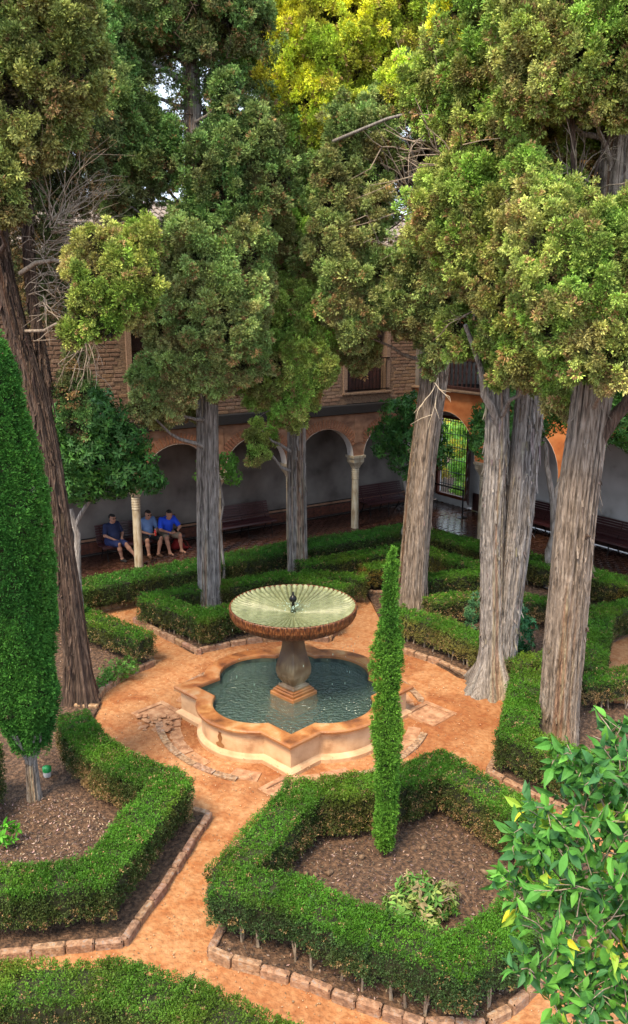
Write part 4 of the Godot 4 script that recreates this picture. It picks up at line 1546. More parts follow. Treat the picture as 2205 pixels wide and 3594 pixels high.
const CROWN := {
	"a": [-4.3, 11.1, 13.6, 0.54, -3.7, 10.9, 13.4, 0.48, -4.1, 10.4, 13.3, 0.54, -3.6, 10.2, 13.3, 0.42, -4.2, 9.8, 13.2, 0.54, -3.8, 9.7, 13.4, 0.37, -4.4, 9.4, 13.2, 0.36, -4.5, 8.8, 13.0, 0.27, -4.5, 8.5, 13.0, 0.24, -3.5, 10.7, 13.8, 0.37, -5.0, 10.8, 13.6, 0.73, -5.0, 9.6, 13.4, 0.67],
	"h": [-3.2, 7.8, 12.8, 0.30, -2.5, 8.0, 12.9, 0.22, -2.9, 7.6, 12.7, 0.37, -3.2, 7.3, 12.6, 0.35, -2.8, 7.2, 12.7, 0.39, -3.2, 6.9, 12.6, 0.29, -2.6, 7.0, 12.8, 0.26, -3.0, 6.7, 12.6, 0.21, -3.3, 6.7, 12.6, 0.13, -3.4, 7.6, 12.7, 0.18],
	"g": [-4.5, 9.1, 16.0, 0.33, -4.2, 9.3, 16.0, 0.33, -4.3, 8.9, 16.0, 0.30, -4.6, 8.9, 15.8, 0.29, -4.0, 9.2, 16.2, 0.27, -4.4, 10.0, 15.5, 0.35, -4.8, 9.9, 15.5, 0.35, -3.9, 9.9, 16.5, 0.30, -4.0, 9.2, 17.5, 0.21, -4.9, 9.8, 16.0, 0.44, -4.4, 9.9, 16.0, 0.40, -4.1, 10.0, 16.5, 0.38, -4.8, 9.3, 16.0, 0.30, -5.0, 9.3, 15.5, 0.36, -4.3, 10.2, 16.0, 0.44, -3.9, 8.8, 18.5, 0.35, -3.7, 8.5, 18.5, 0.30, -4.2, 8.8, 18.0, 0.25, -4.4, 8.2, 15.5, 0.36, -4.8, 7.8, 15.5, 0.44, -5.1, 7.3, 15.5, 0.41, -4.7, 7.0, 15.5, 0.30, -4.9, 8.2, 15.0, 0.35, -5.0, 8.7, 15.0, 0.35],
	"b": [-3.8, 12.4, 18.5, 0.66, -3.0, 12.7, 18.3, 0.61, -2.2, 12.6, 18.2, 0.56, -1.6, 12.5, 18.2, 0.52, -1.1, 12.4, 18.5, 0.37, -3.8, 11.4, 18.5, 0.46, -4.1, 11.3, 17.5, 0.47, -3.9, 10.8, 17.4, 0.47, -4.3, 10.6, 17.4, 0.36, -3.7, 10.3, 17.6, 0.36, -4.0, 12.0, 17.9, 0.48, -3.6, 10.5, 18.0, 0.45, -3.0, 10.0, 18.0, 0.41, -1.7, 11.0, 17.8, 0.27, -1.3, 10.3, 18.0, 0.37, -1.9, 10.0, 17.6, 0.32, -3.2, 9.7, 17.8, 0.45, -4.0, 9.6, 17.5, 0.36, -3.9, 9.1, 17.5, 0.33, -2.0, 9.4, 17.3, 0.52, -1.6, 9.7, 17.5, 0.48, -1.2, 10.0, 17.8, 0.45, -1.9, 8.8, 17.3, 0.52, -1.4, 9.0, 17.5, 0.49, -0.9, 9.4, 17.8, 0.49, -2.3, 8.4, 17.2, 0.44],
	"b2": [-2.6, 7.9, 17.2, 0.57, -2.1, 7.9, 17.0, 0.60, -1.5, 7.8, 17.2, 0.53, -1.3, 8.2, 17.3, 0.39, -2.9, 7.4, 17.2, 0.49, -2.3, 7.3, 17.0, 0.61, -1.7, 7.1, 17.0, 0.57, -1.2, 7.3, 17.4, 0.37, -3.0, 6.7, 17.2, 0.50, -2.3, 6.6, 17.0, 0.57, -1.7, 6.5, 17.0, 0.53, -1.3, 6.6, 17.3, 0.37, -2.7, 6.0, 17.2, 0.46, -2.1, 6.0, 17.1, 0.43, -1.6, 5.9, 17.2, 0.38, -3.3, 5.5, 17.2, 0.35, -3.5, 5.0, 17.2, 0.22, -2.8, 5.4, 17.2, 0.34, -2.9, 5.0, 17.2, 0.20, -1.9, 5.5, 17.2, 0.24, -1.3, 6.0, 17.4, 0.34],
	"c": [-1.0, 7.8, 19.8, 0.36, -0.9, 8.2, 19.8, 0.34, 0.2, 9.1, 19.6, 0.31, 0.1, 8.5, 19.4, 0.31, 0.1, 7.8, 19.2, 0.31, 0.1, 7.1, 19.2, 0.31, -1.4, 6.8, 19.4, 0.28, -0.5, 8.6, 20.0, 0.56, -0.3, 8.1, 20.0, 0.52, -0.6, 7.5, 20.0, 0.49, -0.2, 7.4, 20.0, 0.40, -0.9, 7.0, 20.0, 0.43, -0.5, 6.6, 19.0, 0.57, -1.0, 6.4, 19.0, 0.46, -0.1, 6.2, 19.0, 0.48, -0.6, 6.0, 18.9, 0.57, -0.1, 5.6, 18.9, 0.46, -1.1, 5.7, 18.9, 0.48, -0.5, 5.2, 19.0, 0.45, -1.3, 5.2, 19.0, 0.30, 0.1, 6.0, 19.0, 0.33, -0.9, 6.8, 19.1, 0.46, -0.4, 7.0, 19.2, 0.41, -0.5, 4.5, 20.0, 0.26, -1.4, 3.9, 20.4, 0.18, -1.4, 3.5, 20.4, 0.20, -1.4, 4.2, 20.4, 0.08, -0.5, 9.8, 20.2, 0.65, -0.9, 10.3, 20.2, 0.56, -0.1, 10.5, 20.2, 0.56, -0.6, 10.9, 20.3, 0.51, 0.0, 9.6, 20.3, 0.52, -0.7, 9.2, 20.2, 0.47, -1.2, 8.7, 20.0, 0.37],
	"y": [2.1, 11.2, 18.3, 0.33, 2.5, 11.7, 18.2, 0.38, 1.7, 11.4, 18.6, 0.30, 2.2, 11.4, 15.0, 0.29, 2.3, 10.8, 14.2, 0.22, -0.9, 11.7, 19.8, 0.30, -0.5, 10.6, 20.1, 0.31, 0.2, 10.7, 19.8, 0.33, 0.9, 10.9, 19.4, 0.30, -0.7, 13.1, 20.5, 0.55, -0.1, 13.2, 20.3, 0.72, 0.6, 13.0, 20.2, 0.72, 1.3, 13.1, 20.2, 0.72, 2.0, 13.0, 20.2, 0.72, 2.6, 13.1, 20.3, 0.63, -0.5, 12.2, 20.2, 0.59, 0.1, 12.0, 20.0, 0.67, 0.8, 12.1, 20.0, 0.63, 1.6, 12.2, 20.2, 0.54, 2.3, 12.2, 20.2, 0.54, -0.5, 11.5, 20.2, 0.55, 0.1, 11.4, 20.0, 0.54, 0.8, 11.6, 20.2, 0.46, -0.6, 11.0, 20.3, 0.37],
	"d": [0.8, 10.4, 18.6, 0.51, 1.2, 9.8, 18.6, 0.51, 0.5, 9.6, 18.4, 0.51, 1.1, 9.1, 18.4, 0.47, 0.4, 8.8, 18.3, 0.47, 0.9, 8.4, 18.2, 0.47, 0.3, 8.1, 18.2, 0.41, 0.8, 7.6, 18.1, 0.45, 0.5, 7.2, 18.1, 0.36, 1.0, 7.0, 18.1, 0.39, 0.9, 6.5, 18.1, 0.30, 0.5, 7.6, 18.1, 0.34, 1.5, 7.8, 18.1, 0.33, 1.8, 7.3, 18.0, 0.39, 2.1, 7.7, 17.9, 0.47, 2.6, 7.4, 17.9, 0.47, 1.9, 6.9, 18.0, 0.36, 2.4, 6.8, 17.9, 0.43, 2.8, 7.2, 17.8, 0.38, 2.6, 6.2, 17.9, 0.31, 2.5, 5.8, 18.0, 0.18, 1.6, 11.0, 18.7, 0.29, 2.3, 10.7, 18.6, 0.30, 1.4, 10.4, 18.6, 0.31, 2.5, 11.4, 18.6, 0.50],
	"k": [4.7, 9.8, 16.0, 0.44, 4.3, 9.3, 16.0, 0.44, 5.1, 9.2, 16.0, 0.44, 4.6, 8.8, 16.0, 0.45, 4.1, 9.8, 16.0, 0.37, 5.2, 9.5, 15.5, 0.36, 2.9, 10.4, 20.5, 0.47, 2.3, 9.9, 20.5, 0.47, 1.8, 10.2, 20.8, 0.34],
	"e": [2.4, 11.2, 14.3, 0.51, 2.8, 11.0, 14.2, 0.57, 2.5, 10.4, 14.0, 0.50, 2.9, 10.2, 14.0, 0.51, 2.6, 9.7, 13.9, 0.44, 2.3, 9.9, 14.3, 0.32, 3.0, 9.5, 13.8, 0.41, 2.6, 9.2, 13.8, 0.44, 2.2, 8.9, 14.2, 0.26, 2.4, 8.7, 13.8, 0.42, 2.8, 8.6, 13.6, 0.47, 1.9, 8.4, 14.2, 0.23, 2.2, 8.1, 13.9, 0.39, 2.6, 8.0, 13.6, 0.48, 3.0, 8.1, 13.4, 0.47, 2.8, 7.5, 13.5, 0.46, 3.2, 7.6, 13.3, 0.47, 2.5, 7.5, 13.8, 0.29, 3.1, 7.0, 13.3, 0.43, 2.9, 6.9, 13.6, 0.29, 3.2, 6.5, 13.3, 0.35, 3.1, 6.2, 13.5, 0.24, 3.4, 6.1, 13.4, 0.25, 3.5, 6.7, 13.2, 0.38],
	"f": [2.9, 10.6, 12.2, 0.49, 3.3, 10.5, 12.0, 0.48, 3.7, 10.4, 11.9, 0.48, 2.9, 10.1, 12.0, 0.43, 3.4, 10.0, 11.9, 0.43, 3.8, 9.9, 11.8, 0.42, 2.8, 9.7, 12.2, 0.30, 4.0, 9.6, 11.9, 0.24, 3.6, 9.7, 11.9, 0.24, 2.9, 8.8, 12.2, 0.24, 3.0, 8.3, 12.0, 0.31, 3.4, 8.0, 11.8, 0.40, 3.8, 7.9, 11.7, 0.41, 4.1, 8.0, 11.7, 0.28, 3.1, 7.7, 11.8, 0.42, 3.5, 7.5, 11.6, 0.44, 3.9, 7.5, 11.5, 0.44, 3.2, 7.2, 11.7, 0.39, 3.6, 7.1, 11.5, 0.43, 4.0, 7.0, 11.4, 0.38, 3.3, 6.8, 11.7, 0.35, 3.7, 6.6, 11.5, 0.34, 4.0, 6.5, 11.4, 0.32, 3.4, 6.4, 11.8, 0.23, 4.0, 6.2, 11.5, 0.22, 3.6, 6.2, 11.7, 0.17, 4.3, 10.2, 11.8, 0.58, 4.5, 7.6, 11.5, 0.60],
}

func light_and_camera() -> void:
	var cam := Camera3D.new()
	cam.name = "camera"
	add_child(cam)
	cam.position = Vector3(0, 7, 0)
	cam.rotation_degrees.x = -13.73
	cam.fov = 62.51
	cam.near = 0.05
	cam.far = 600
	cam.current = true
	var e := Environment.new()
	var sky := Sky.new()
	var sm := ProceduralSkyMaterial.new()
	sm.sky_top_color = Color(0.8, 0.86, 0.93)
	sm.sky_horizon_color = Color(0.86, 0.91, 0.98)
	sm.sky_curve = 0.25
	sm.ground_bottom_color = Color(0.3, 0.24, 0.18)
	sm.ground_horizon_color = Color(0.6, 0.55, 0.5)
	sky.sky_material = sm
	e.background_mode = Environment.BG_SKY
	e.background_energy_multiplier = 0.6
	e.sky = sky
	e.tonemap_mode = Environment.TONE_MAPPER_LINEAR
	e.tonemap_exposure = 4.8
	e.sdfgi_enabled = true
	e.ssao_enabled = true
	e.ssil_enabled = true
	var we := WorldEnvironment.new()
	we.name = "environment"
	we.environment = e
	add_child(we)
	var sun := DirectionalLight3D.new()
	sun.name = "sun"
	sun.light_energy = 0.5
	sun.light_color = Color(1, 0.92, 0.8)
	sun.light_angular_distance = 18.0
	sun.shadow_enabled = true
	add_child(sun)
	sun.look_at_from_position(Vector3.ZERO, -Vector3(-0.35, 1.0, 0.55), Vector3.UP)

func ring(r: float, a0: float, a1: float, n: int) -> Array:   # plan points on a circle round the fountain; 0 = right, 90 = away
	var o := []
	for i in n + 1:
		var a := deg_to_rad(lerpf(a0, a1, float(i) / n))
		o.append(FC + Vector2(cos(a), sin(a)) * r)
	return o

func V(a: Array) -> Array:
	var o := []
	for i in a.size() / 2:
		o.append(Vector2(a[2 * i], a[2 * i + 1]))
	return o

func make_beds() -> void:
	var front := V([-1.17, 7.9, -0.3, 10.3]) + ring(3.45, 270, 312, 6) + V([3.1, 10.3, 4.6, 8.9, 2.4, 7.5, 1.7, 6.95, 1.1, 6.95, 0.69, 7.12, 0.19, 7.34, -0.25, 7.55, -0.89, 7.78])
	bed("soil_bed", front)
	litter("leaf_litter", front, 5200, 0.2)
	var left := V([-9, 13.8]) + ring(3.5, 176, 247, 8) + V([-1.47, 10.5, -1.85, 9.0, -2.14, 8.07, -2.76, 7.98, -3.47, 7.87, -9, 7.7])
	bed("soil_bed", left)
	litter("leaf_litter", V([-6, 10.8, -3.5, 11, -2.2, 9.7, -2.5, 8.6, -6, 8.3]), 5200, 0.45)
	var back := V([-4.12, 18.13]) + ring(3.32, 130, 77, 6) + V([0.55, 17.8, 1.0, 19.9, -0.6, 21.6])
	bed("soil_bed", back)
	litter("leaf_litter", back, 1200, 0.2)
	var ul := V([-8, 14.0, -4.6, 13.86, -3.85, 13.75, -3.93, 14.5, -3.68, 15.13, -3.22, 15.72, -3.35, 16.0, -5.3, 18.0, -9, 18])
	bed("soil_bed", ul)
	litter("leaf_litter", ul, 1800, 0.25)
	var right := V([1.7, 16.4]) + ring(3.45, 48, 24, 4) + V([3.15, 14.92, 3.72, 14.42, 3.55, 13.9, 3.35, 13.0, 2.8, 11.85, 2.67, 11.63, 3.24, 10.95, 4.6, 9.6, 9, 9.6, 9, 13.6, 5.4, 13.9, 5.6, 15.4, 6.3, 16.8, 9, 19, 7.6, 19.2, 4, 23.4, 2.5, 23.8, 1.3, 20.1, 1.55, 18.0])
	bed("soil_bed", right)
	litter("leaf_litter", right, 2500, 0.15)
	bed("soil_bed", V([-7, 17.3, -5.05, 18.85, -4.15, 19.42, 1.3, 20.1, 2.6, 24.3, -8, 17.6]))
	kerb("low kerb along the near edge of the bed with the slim cypress", V([-1.05, 8.34, -1.16, 7.92, -0.89, 7.78, -0.25, 7.55, 0.19, 7.34, 0.69, 7.12, 1.1, 6.95, 1.7, 6.95]))
	kerb("short kerb below the foreground orange tree at lower right", V([1.75, 7.0, 2.0, 7.15, 2.4, 7.5, 3.2, 8.1]))
	kerb("kerb along the straight path in front of the left bed", V([-1.72, 10.62, -1.47, 10.51, -1.85, 9.01, -2.14, 8.07, -2.76, 7.98, -3.47, 7.87, -4.4, 7.8]))
	kerb("curved kerb round the foot of the dark leaning trunk on the left", V([-3.35, 15.95, -3.22, 15.72, -3.68, 15.13, -3.92, 14.5, -3.95, 14.1]))
	kerb("upright broken bricks at the foot of the dark trunk", V([-3.85, 13.78, -4.75, 13.92]), "brick kerbs round the beds", 0.22)
	kerb("kerb behind the fountain bowl along the back bed", V([-3.85, 18.4, -4.1, 18.13, -2.37, 16.24]) + ring(3.28, 128, 78, 8) + V([0.5, 17.74]))
	kerb("kerb along the front of the right bed from slim cypress to double trunk", V([1.72, 17.0, 1.85, 16.35, 2.54, 15.72, 3.05, 15.05]))
	kerb("two tilted pale kerb stones at the foot of the double trunk", V([3.3, 14.42, 3.75, 14.35]))
	kerb("pale kerb beside the round hedge in front of the thick right trunk", V([3.42, 13.44, 3.3, 12.9, 2.67, 11.63, 3.24, 10.95, 4.0, 10.2]))
	kerb("far kerb closing the left path below the long back hedge", V([-5.3, 18.65, -4.1, 19.42]))
	kerb("far kerb closing the right path behind the fountain", V([0.9, 19.98, 1.75, 19.98]))
	kerb("kerb beside the small orange path at the right edge", V([5.55, 15.3, 6.15, 16.7, 7.1, 17.8]))

func make_hedges() -> void:
	var f := {"stems": -1.0}
	hedge("thick hedge round the near bed, on the fountain side", V([-0.9, 8.55, -0.25, 9.85]) + ring(3.68, 273, 306, 4) + V([2.55, 9.75, 2.85, 9.3]), 0.52, 0.75, 0.034, {"dead": 0.22})
	hedge("thick hedge along the near edge of the bed with the slim cypress", V([-0.86, 8.2, -0.2, 7.98, 0.5, 7.55, 1.42, 7.12, 1.95, 7.45, 2.7, 8.3, 2.9, 9.2]), 0.54, 0.76, 0.034, {"stems": -1.0, "low": 0.29, "side": Color(0.045, 0.09, 0.03)})
	hedge("curved hedge of the left bed, sweeping from the clipped cypress to the path corner", ring(3.78, 207, 243, 6) + V([-2.0, 10.25]), 0.5, 0.74, 0.034, {"dead": 0.3})
	hedge("left bed hedge along the straight path and its near corner", V([-1.98, 10.15, -2.3, 9.05, -2.5, 8.4, -3.2, 8.28, -4.6, 8.25]), 0.53, 0.74, 0.034, {"stems": -1.0, "low": 0.27})
	hedge("hedge crossing the bottom left corner, nearest to the viewer", V([-4.2, 6.75, -3.1, 6.77, -1.9, 6.8, -1.15, 6.55, -0.3, 6.05, 0.3, 5.6]), 0.52, 0.72, 0.032, {"top": Color(0.07, 0.165, 0.018)})
	hedge("clipped bush at the left edge beside the dry bed", V([-4.75, 10.6, -4.8, 9.9]), 0.6, 0.95, 0.036)
	hedge("hedge left of the far left path, behind the dark trunk", V([-6.6, 18.4, -5.1, 17.1, -3.5, 15.75]), 0.5, 0.66, 0.042, {"dead": 0.2, "low": 0.2})
	hedge("hedge behind the fountain running left to its corner", V([-3.6, 17.85, -2.2, 16.7]), 0.5, 0.68, 0.042, f)
	hedge("curved hedge directly behind the fountain bowl", [Vector2(-2.25, 16.75)] + ring(3.75, 122, 80, 5), 0.5, 0.66, 0.042, {"stems": 1.0})
	hedge("far arm of the hedge behind the two left grey trunks", V([-3.6, 18.1, -2.2, 18.9, -0.75, 19.6, 0.6, 18.75]), 0.5, 0.66, 0.045)
	hedge("long hedge in front of the brick gallery columns", V([-8.5, 16.8, -5.6, 18.6, -2.6, 20.55, -0.6, 21.95, 2.6, 23.8]), 0.85, 0.7, 0.05, {"top": Color(0.045, 0.15, 0.018)})
	hedge("long hedge in front of the white gallery of the right wing", V([2.9, 23.7, 4.5, 22.0, 6.7, 19.6, 8.6, 17.4]), 0.75, 0.7, 0.05, {"side": Color(0.1, 0.11, 0.03)})
	hedge("second hedge left of the leaning cypress, pointing to the gate", V([-0.15, 20.5, 1.2, 21.2, 2.5, 22.1]), 0.5, 0.68, 0.05)
	hedge("second hedge right of the leaning cypress, turning from the gate", V([2.8, 21.9, 3.6, 20.9, 4.5, 19.8]), 0.5, 0.68, 0.05)
	hedge("low hedge end beside the far path, above the bowl", V([-0.1, 19.7, 1.05, 19.45]), 0.45, 0.66, 0.045)
	hedge("small yellowish hedge block beyond the end of the right path", V([1.45, 20.2, 2.1, 20.5]), 0.5, 0.68, 0.045, {"side": Color(0.16, 0.13, 0.03)})
	hedge("third hedge between leaning cypress and double trunk", V([2.7, 19.4, 4.3, 19.9]), 0.45, 0.66, 0.045)
	hedge("dark hedge behind the double trunk with dry patches below", V([2.75, 17.75, 4.0, 18.2, 5.6, 17.5]), 0.5, 0.68, 0.042, {"dead": 0.5, "low": 0.2})
	hedge("light hedge between the slim cypress and the double trunk", V([1.95, 17.0, 2.75, 16.2, 3.3, 15.35]), 0.5, 0.68, 0.04, {"stems": -1.0, "side": Color(0.17, 0.17, 0.05), "low": 0.2})
	hedge("small hedge block between the double trunk and the thick trunk", V([3.8, 14.5, 4.7, 14.75]), 0.45, 0.66, 0.04)
	hedge("round cornered hedge in front of the thick right trunk", V([3.75, 13.75, 3.4, 12.6, 3.1, 11.7, 3.75, 10.95, 4.7, 10.2]), 0.55, 0.7, 0.038)
	hedge("hedge right of the thick trunk with bare stems below", V([4.9, 13.75, 6.4, 14.1]), 0.5, 0.66, 0.04, {"dead": 0.4, "stems": -1.0, "low": 0.24})
	hedge("curved hedge left of the small path at the right edge", V([5.05, 14.4, 5.5, 15.6, 6.1, 17.0, 7.4, 17.7]), 0.6, 0.68, 0.042)

func make_trees() -> void:
	var olive := [Color(0.14, 0.21, 0.055), Color(0.25, 0.26, 0.075), Color(0.22, 0.19, 0.075)]
	var green := [Color(0.2, 0.32, 0.095), Color(0.32, 0.38, 0.135), Color(0.29, 0.26, 0.11)]
	var dark := [Color(0.11, 0.22, 0.06), Color(0.19, 0.25, 0.08), Color(0.16, 0.16, 0.07)]
	var bright := [Color(0.17, 0.3, 0.045), Color(0.32, 0.34, 0.08), Color(0.34, 0.27, 0.11)]
	var yellow := [Color(0.38, 0.52, 0.06), Color(0.74, 0.7, 0.05), Color(0.44, 0.4, 0.06)]  # these leaf tones carry painted sunlight
	var t: Node3D
	# far left, dark red-brown and leaning
	var ax := [pd(-4.25, -0.05, 14.07), pd(-4.27, 1.0, 14.07), pd(-4.33, 2.3, 14.07), pd(-4.42, 4.16, 14.07), pd(-4.6, 5.57, 14.07), pd(-4.85, 6.71, 14.05), pd(-5.0, 7.88, 14.0), pd(-4.95, 8.81, 14.0), pd(-4.8, 11.0, 14.0)]
	t = cypress("dark red-brown leaning cypress with bare dead twigs at the left", ax[0], [[ax, [0.25, 0.2, 0.16, 0.14, 0.15, 0.17, 0.17, 0.14, 0.1], 0.4], [[pd(-4.5, 4.9, 14.1), pd(-4.45, 5.8, 14.2), pd(-4.6, 7.2, 14.2), pd(-4.55, 9.0, 14.2), pd(-4.4, 11.0, 14.2)], [0.05, 0.08, 0.08, 0.07, 0.05], 0.0]], M.barkred, 260, {"ridges": 0.4})
	var cl := clumps(CROWN.a)
	boughs(t, cl, ax, M.barkred, 1)
	tuft_cloud("crown", t, cl + deeper(cl, 0.35, 0.5, 1.2), olive, 0.072, 0.08)
	tuft_cloud("backing_foliage", t, clumps(CROWN.g), [Color(0.07, 0.11, 0.04), Color(0.12, 0.13, 0.05), Color(0.15, 0.11, 0.06)], 0.2, 0.2, 1.0, false)
	cl = clumps(CROWN.h)
	cl = cl + deeper(cl, 0.8, -0.1, 0.3, 0.3)
	for i in cl.size():
		cl[i].w *= rf(0.55, 0.9)
	tuft_cloud("hanging_spray", t, cl, bright, 0.05, 0.1, 0.75)
	obj("branch", limb(pd(-4.7, 7.5, 14) - t.position, pd(-3.0, 7.6, 12.8) - t.position, 0.04, 0.014, -0.06), M.twig, t)
	obj("branch", limb(pd(-4.7, 6.6, 14) - t.position, pd(-3.1, 7.0, 12.7) - t.position, 0.028, 0.01, 0.05), M.twig, t)
	var b := MB.new()
	for i in 26:
		twig_mass(b, pd(-4.55 + rf(0, 0.5), rf(6.0, 8.2), 13.8) - t.position, Vector3(0.9, 0.25, 0.25), 2, rf(0.8, 1.4), 0.009, rf(-0.1, 0.5))
	twig_mass(b, pd(-3.5, 6.6, 13.2) - t.position, Vector3(0.1, -0.9, 0.2), 7, 0.9, 0.011, 0.5)
	twig_mass(b, pd(-4.0, 8.2, 13.6) - t.position, Vector3(0.6, 0.6, -0.3), 30, 1.4, 0.009, 0.0)
	obj("dead_twigs", b, M.twig, t).set_meta("kind", "stuff")
	tuft_cloud("hanging_spray", t, [Vector4(-4.1, 5.6, 14.4, 0.25), Vector4(-4.05, 5.1, 14.4, 0.2), Vector4(-4.0, 6.1, 14.4, 0.2)], dark, 0.09, 0.3, 0.8)

	ax = [pd(-2.45, -0.05, 18.67), pd(-2.45, 0.8, 18.67), pd(-2.4, 3.23, 18.67), pd(-2.36, 5.37, 18.67), pd(-2.43, 8.16, 18.67), pd(-2.48, 10.61, 18.67), pd(-2.48, 13.5, 18.67)]
	t = cypress("grey straight cypress, left of the fountain, rising behind the hedge corner", ax[0], [[ax, [0.27, 0.25, 0.24, 0.22, 0.2, 0.17, 0.1], 0.25]], M.bark, 160)
	cl = clumps(CROWN.b)
	boughs(t, cl, ax, M.bark, 1)
	tuft_cloud("crown", t, cl + deeper(cl, 0.2, 0.6, 2.2), dark, 0.08, 0.08)
	b = MB.new()
	for i in 40:
		var y := rf(8.2, 12.8)
		twig_mass(b, pd(-2.45, y, 18.6) - t.position, Vector3(rf(-1, 1), 0.25, rf(-0.3, 0.6)), 2, rf(0.9, 1.6), 0.014, rf(-0.2, 0.2))
	obj("bare_twigs", b, M.barkred, t).set_meta("kind", "stuff")
	tuft_cloud("backing_foliage", t, clumps([-3.1, 11.2, 18.9, 0.7, -1.7, 11.2, 18.9, 0.75, -1.6, 10.3, 19.0, 0.6, -3.0, 10.2, 19.0, 0.6, -1.9, 12.0, 19.0, 0.6, -3.2, 12.2, 19.0, 0.6, -3.6, 8.7, 18.6, 0.5]), dark, 0.24, 0.15, 1.0, false)
	cl = clumps(CROWN.b2)
	boughs(t, cl, ax, M.bark, 2)
	tuft_cloud("crown", t, cl + deeper(cl, 0.6, 0.8, 2.4), green, 0.074, 0.12)

	ax = [pd(-0.41, -0.05, 20.97), pd(-0.42, 0.8, 20.97), pd(-0.44, 2.77, 20.97), pd(-0.44, 4.35, 20.97), pd(-0.45, 8.31, 20.97), pd(-0.48, 11.93, 20.97), pd(-0.3, 14.5, 20.97)]
	t = cypress("grey straight cypress directly behind the fountain bowl", ax[0], [[ax, [0.25, 0.24, 0.23, 0.22, 0.19, 0.15, 0.08], 0.2]], M.bark, 150)
	cl = clumps(CROWN.c)
	boughs(t, cl, ax, M.bark, 2)
	tuft_cloud("crown", t, cl + deeper(cl, 0.6, 0.7, 2.2), [Color(0.23, 0.45, 0.08), Color(0.39, 0.48, 0.12), Color(0.33, 0.3, 0.11)], 0.074, 0.1)
	obj("branch", limb(pd(-0.6, 4.6, 20.9) - t.position, pd(-1.4, 4.3, 20.4) - t.position, 0.02, 0.008, -0.1), M.bark, t)
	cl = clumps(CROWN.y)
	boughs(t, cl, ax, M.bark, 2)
	tuft_cloud("sun_painted_crown", t, cl + deeper(cl, 0.45, 0.6, 2.0), yellow, 0.08, 0.08)  # sun on these tops is put into the yellow leaf colour

	ax = [pd(2.28, -0.05, 18.81), pd(2.3, 0.5, 18.81), pd(2.35, 1.73, 18.81), pd(2.46, 3.68, 18.81), pd(2.65, 5.54, 18.81), pd(2.75, 6.8, 18.81), pd(2.7, 9.0, 18.9), pd(2.5, 12.5, 18.9)]
	t = cypress("grey-brown cypress leaning right between the slim cypress and the double trunk", ax[0], [[ax, [0.34, 0.31, 0.3, 0.29, 0.27, 0.25, 0.2, 0.1], 0.3]], M.barktan, 200)
	cl = clumps(CROWN.d)
	boughs(t, cl, ax, M.barktan, 2)
	tuft_cloud("crown", t, cl + deeper(cl, 0.3, 0.6, 1.8), green, 0.074, 0.13)
	b = MB.new()
	for i in 22:
		twig_mass(b, pd(2.7, rf(7.2, 11.0), 18.8) - t.position, Vector3(rf(-1, 0.2), rf(0.0, 0.6), rf(-0.2, 0.5)), 2, rf(1.0, 1.7), 0.016, rf(-0.1, 0.2))
	twig_mass(b, pd(2.3, 9.0, 18.7) - t.position, Vector3(-0.7, 0.3, 0.2), 26, 1.9, 0.022, 0.05)
	twig_mass(b, pd(2.6, 10.2, 18.7) - t.position, Vector3(-0.6, 0.7, 0.3), 22, 1.8, 0.025, -0.1)
	twig_mass(b, pd(2.2, 7.9, 18.4) - t.position, Vector3(-0.6, 0.5, 0.2), 16, 1.5, 0.018, 0.2)
	obj("bare_twigs", b, M.twig, t).set_meta("kind", "stuff")
	b = MB.new()
	twig_mass(b, pd(2.5, 5.5, 18.0) - t.position, Vector3(-0.2, -0.9, 0.3), 3, 1.1, 0.012, 0.3)
	obj("dead_twigs", b, flat(Color(0.8, 0.74, 0.65), 0.9), t).set_meta("kind", "stuff")

	ax = [pd(3.39, -0.06, 14.76), pd(3.36, 0.6, 14.76), pd(3.32, 1.5, 14.76), pd(3.24, 3.0, 14.76), pd(3.22, 4.9, 14.76), pd(3.08, 6.9, 14.76), pd(2.85, 9.5, 14.8), pd(2.8, 12.0, 14.8)]
	var ax2 := [pd(3.52, -0.06, 14.8), pd(3.54, 0.6, 14.8), pd(3.6, 1.5, 14.8), pd(3.69, 3.0, 14.8), pd(3.77, 4.9, 14.8), pd(3.78, 6.2, 14.8), pd(3.6, 9.0, 14.8), pd(3.5, 12.0, 14.8)]
	t = cypress("thick double-stemmed cypress forking right of the fountain, silvery bark with torn strips", pd(3.46, 0, 14.76), [[ax, [0.27, 0.23, 0.21, 0.21, 0.22, 0.2, 0.15, 0.08], 1.7], [ax2, [0.25, 0.24, 0.24, 0.24, 0.26, 0.22, 0.15, 0.08], 0.4]], M.bark, 330, {"ridges": 0.24})
	obj("branch", limb(pd(3.2, 5.0, 14.6) - t.position, pd(2.45, 6.7, 14.0) - t.position, 0.08, 0.035, 0.05), M.bark, t)
	obj("branch", limb(pd(3.0, 6.2, 14.6) - t.position, pd(2.5, 7.2, 14.2) - t.position, 0.05, 0.02, 0.05), M.bark, t)
	cl = clumps(CROWN.e)
	boughs(t, cl, ax, M.bark, 2)
	tuft_cloud("crown", t, cl + deeper(cl, 0.7, 0.5, 1.7), [Color(0.2, 0.36, 0.06), Color(0.34, 0.4, 0.1), Color(0.3, 0.27, 0.1)], 0.064, 0.12, 0.9)
	b = MB.new()
	twig_mass(b, pd(2.75, 6.9, 14.3) - t.position, Vector3(-0.6, 0.1, 0.5), 9, 0.9, 0.012, 0.2)
	twig_mass(b, pd(2.6, 9.0, 14.6) - t.position, Vector3(-0.8, 0.7, 0.3), 14, 1.5, 0.02, 0.0)
	obj("bare_twigs", b, M.twig, t).set_meta("kind", "stuff")

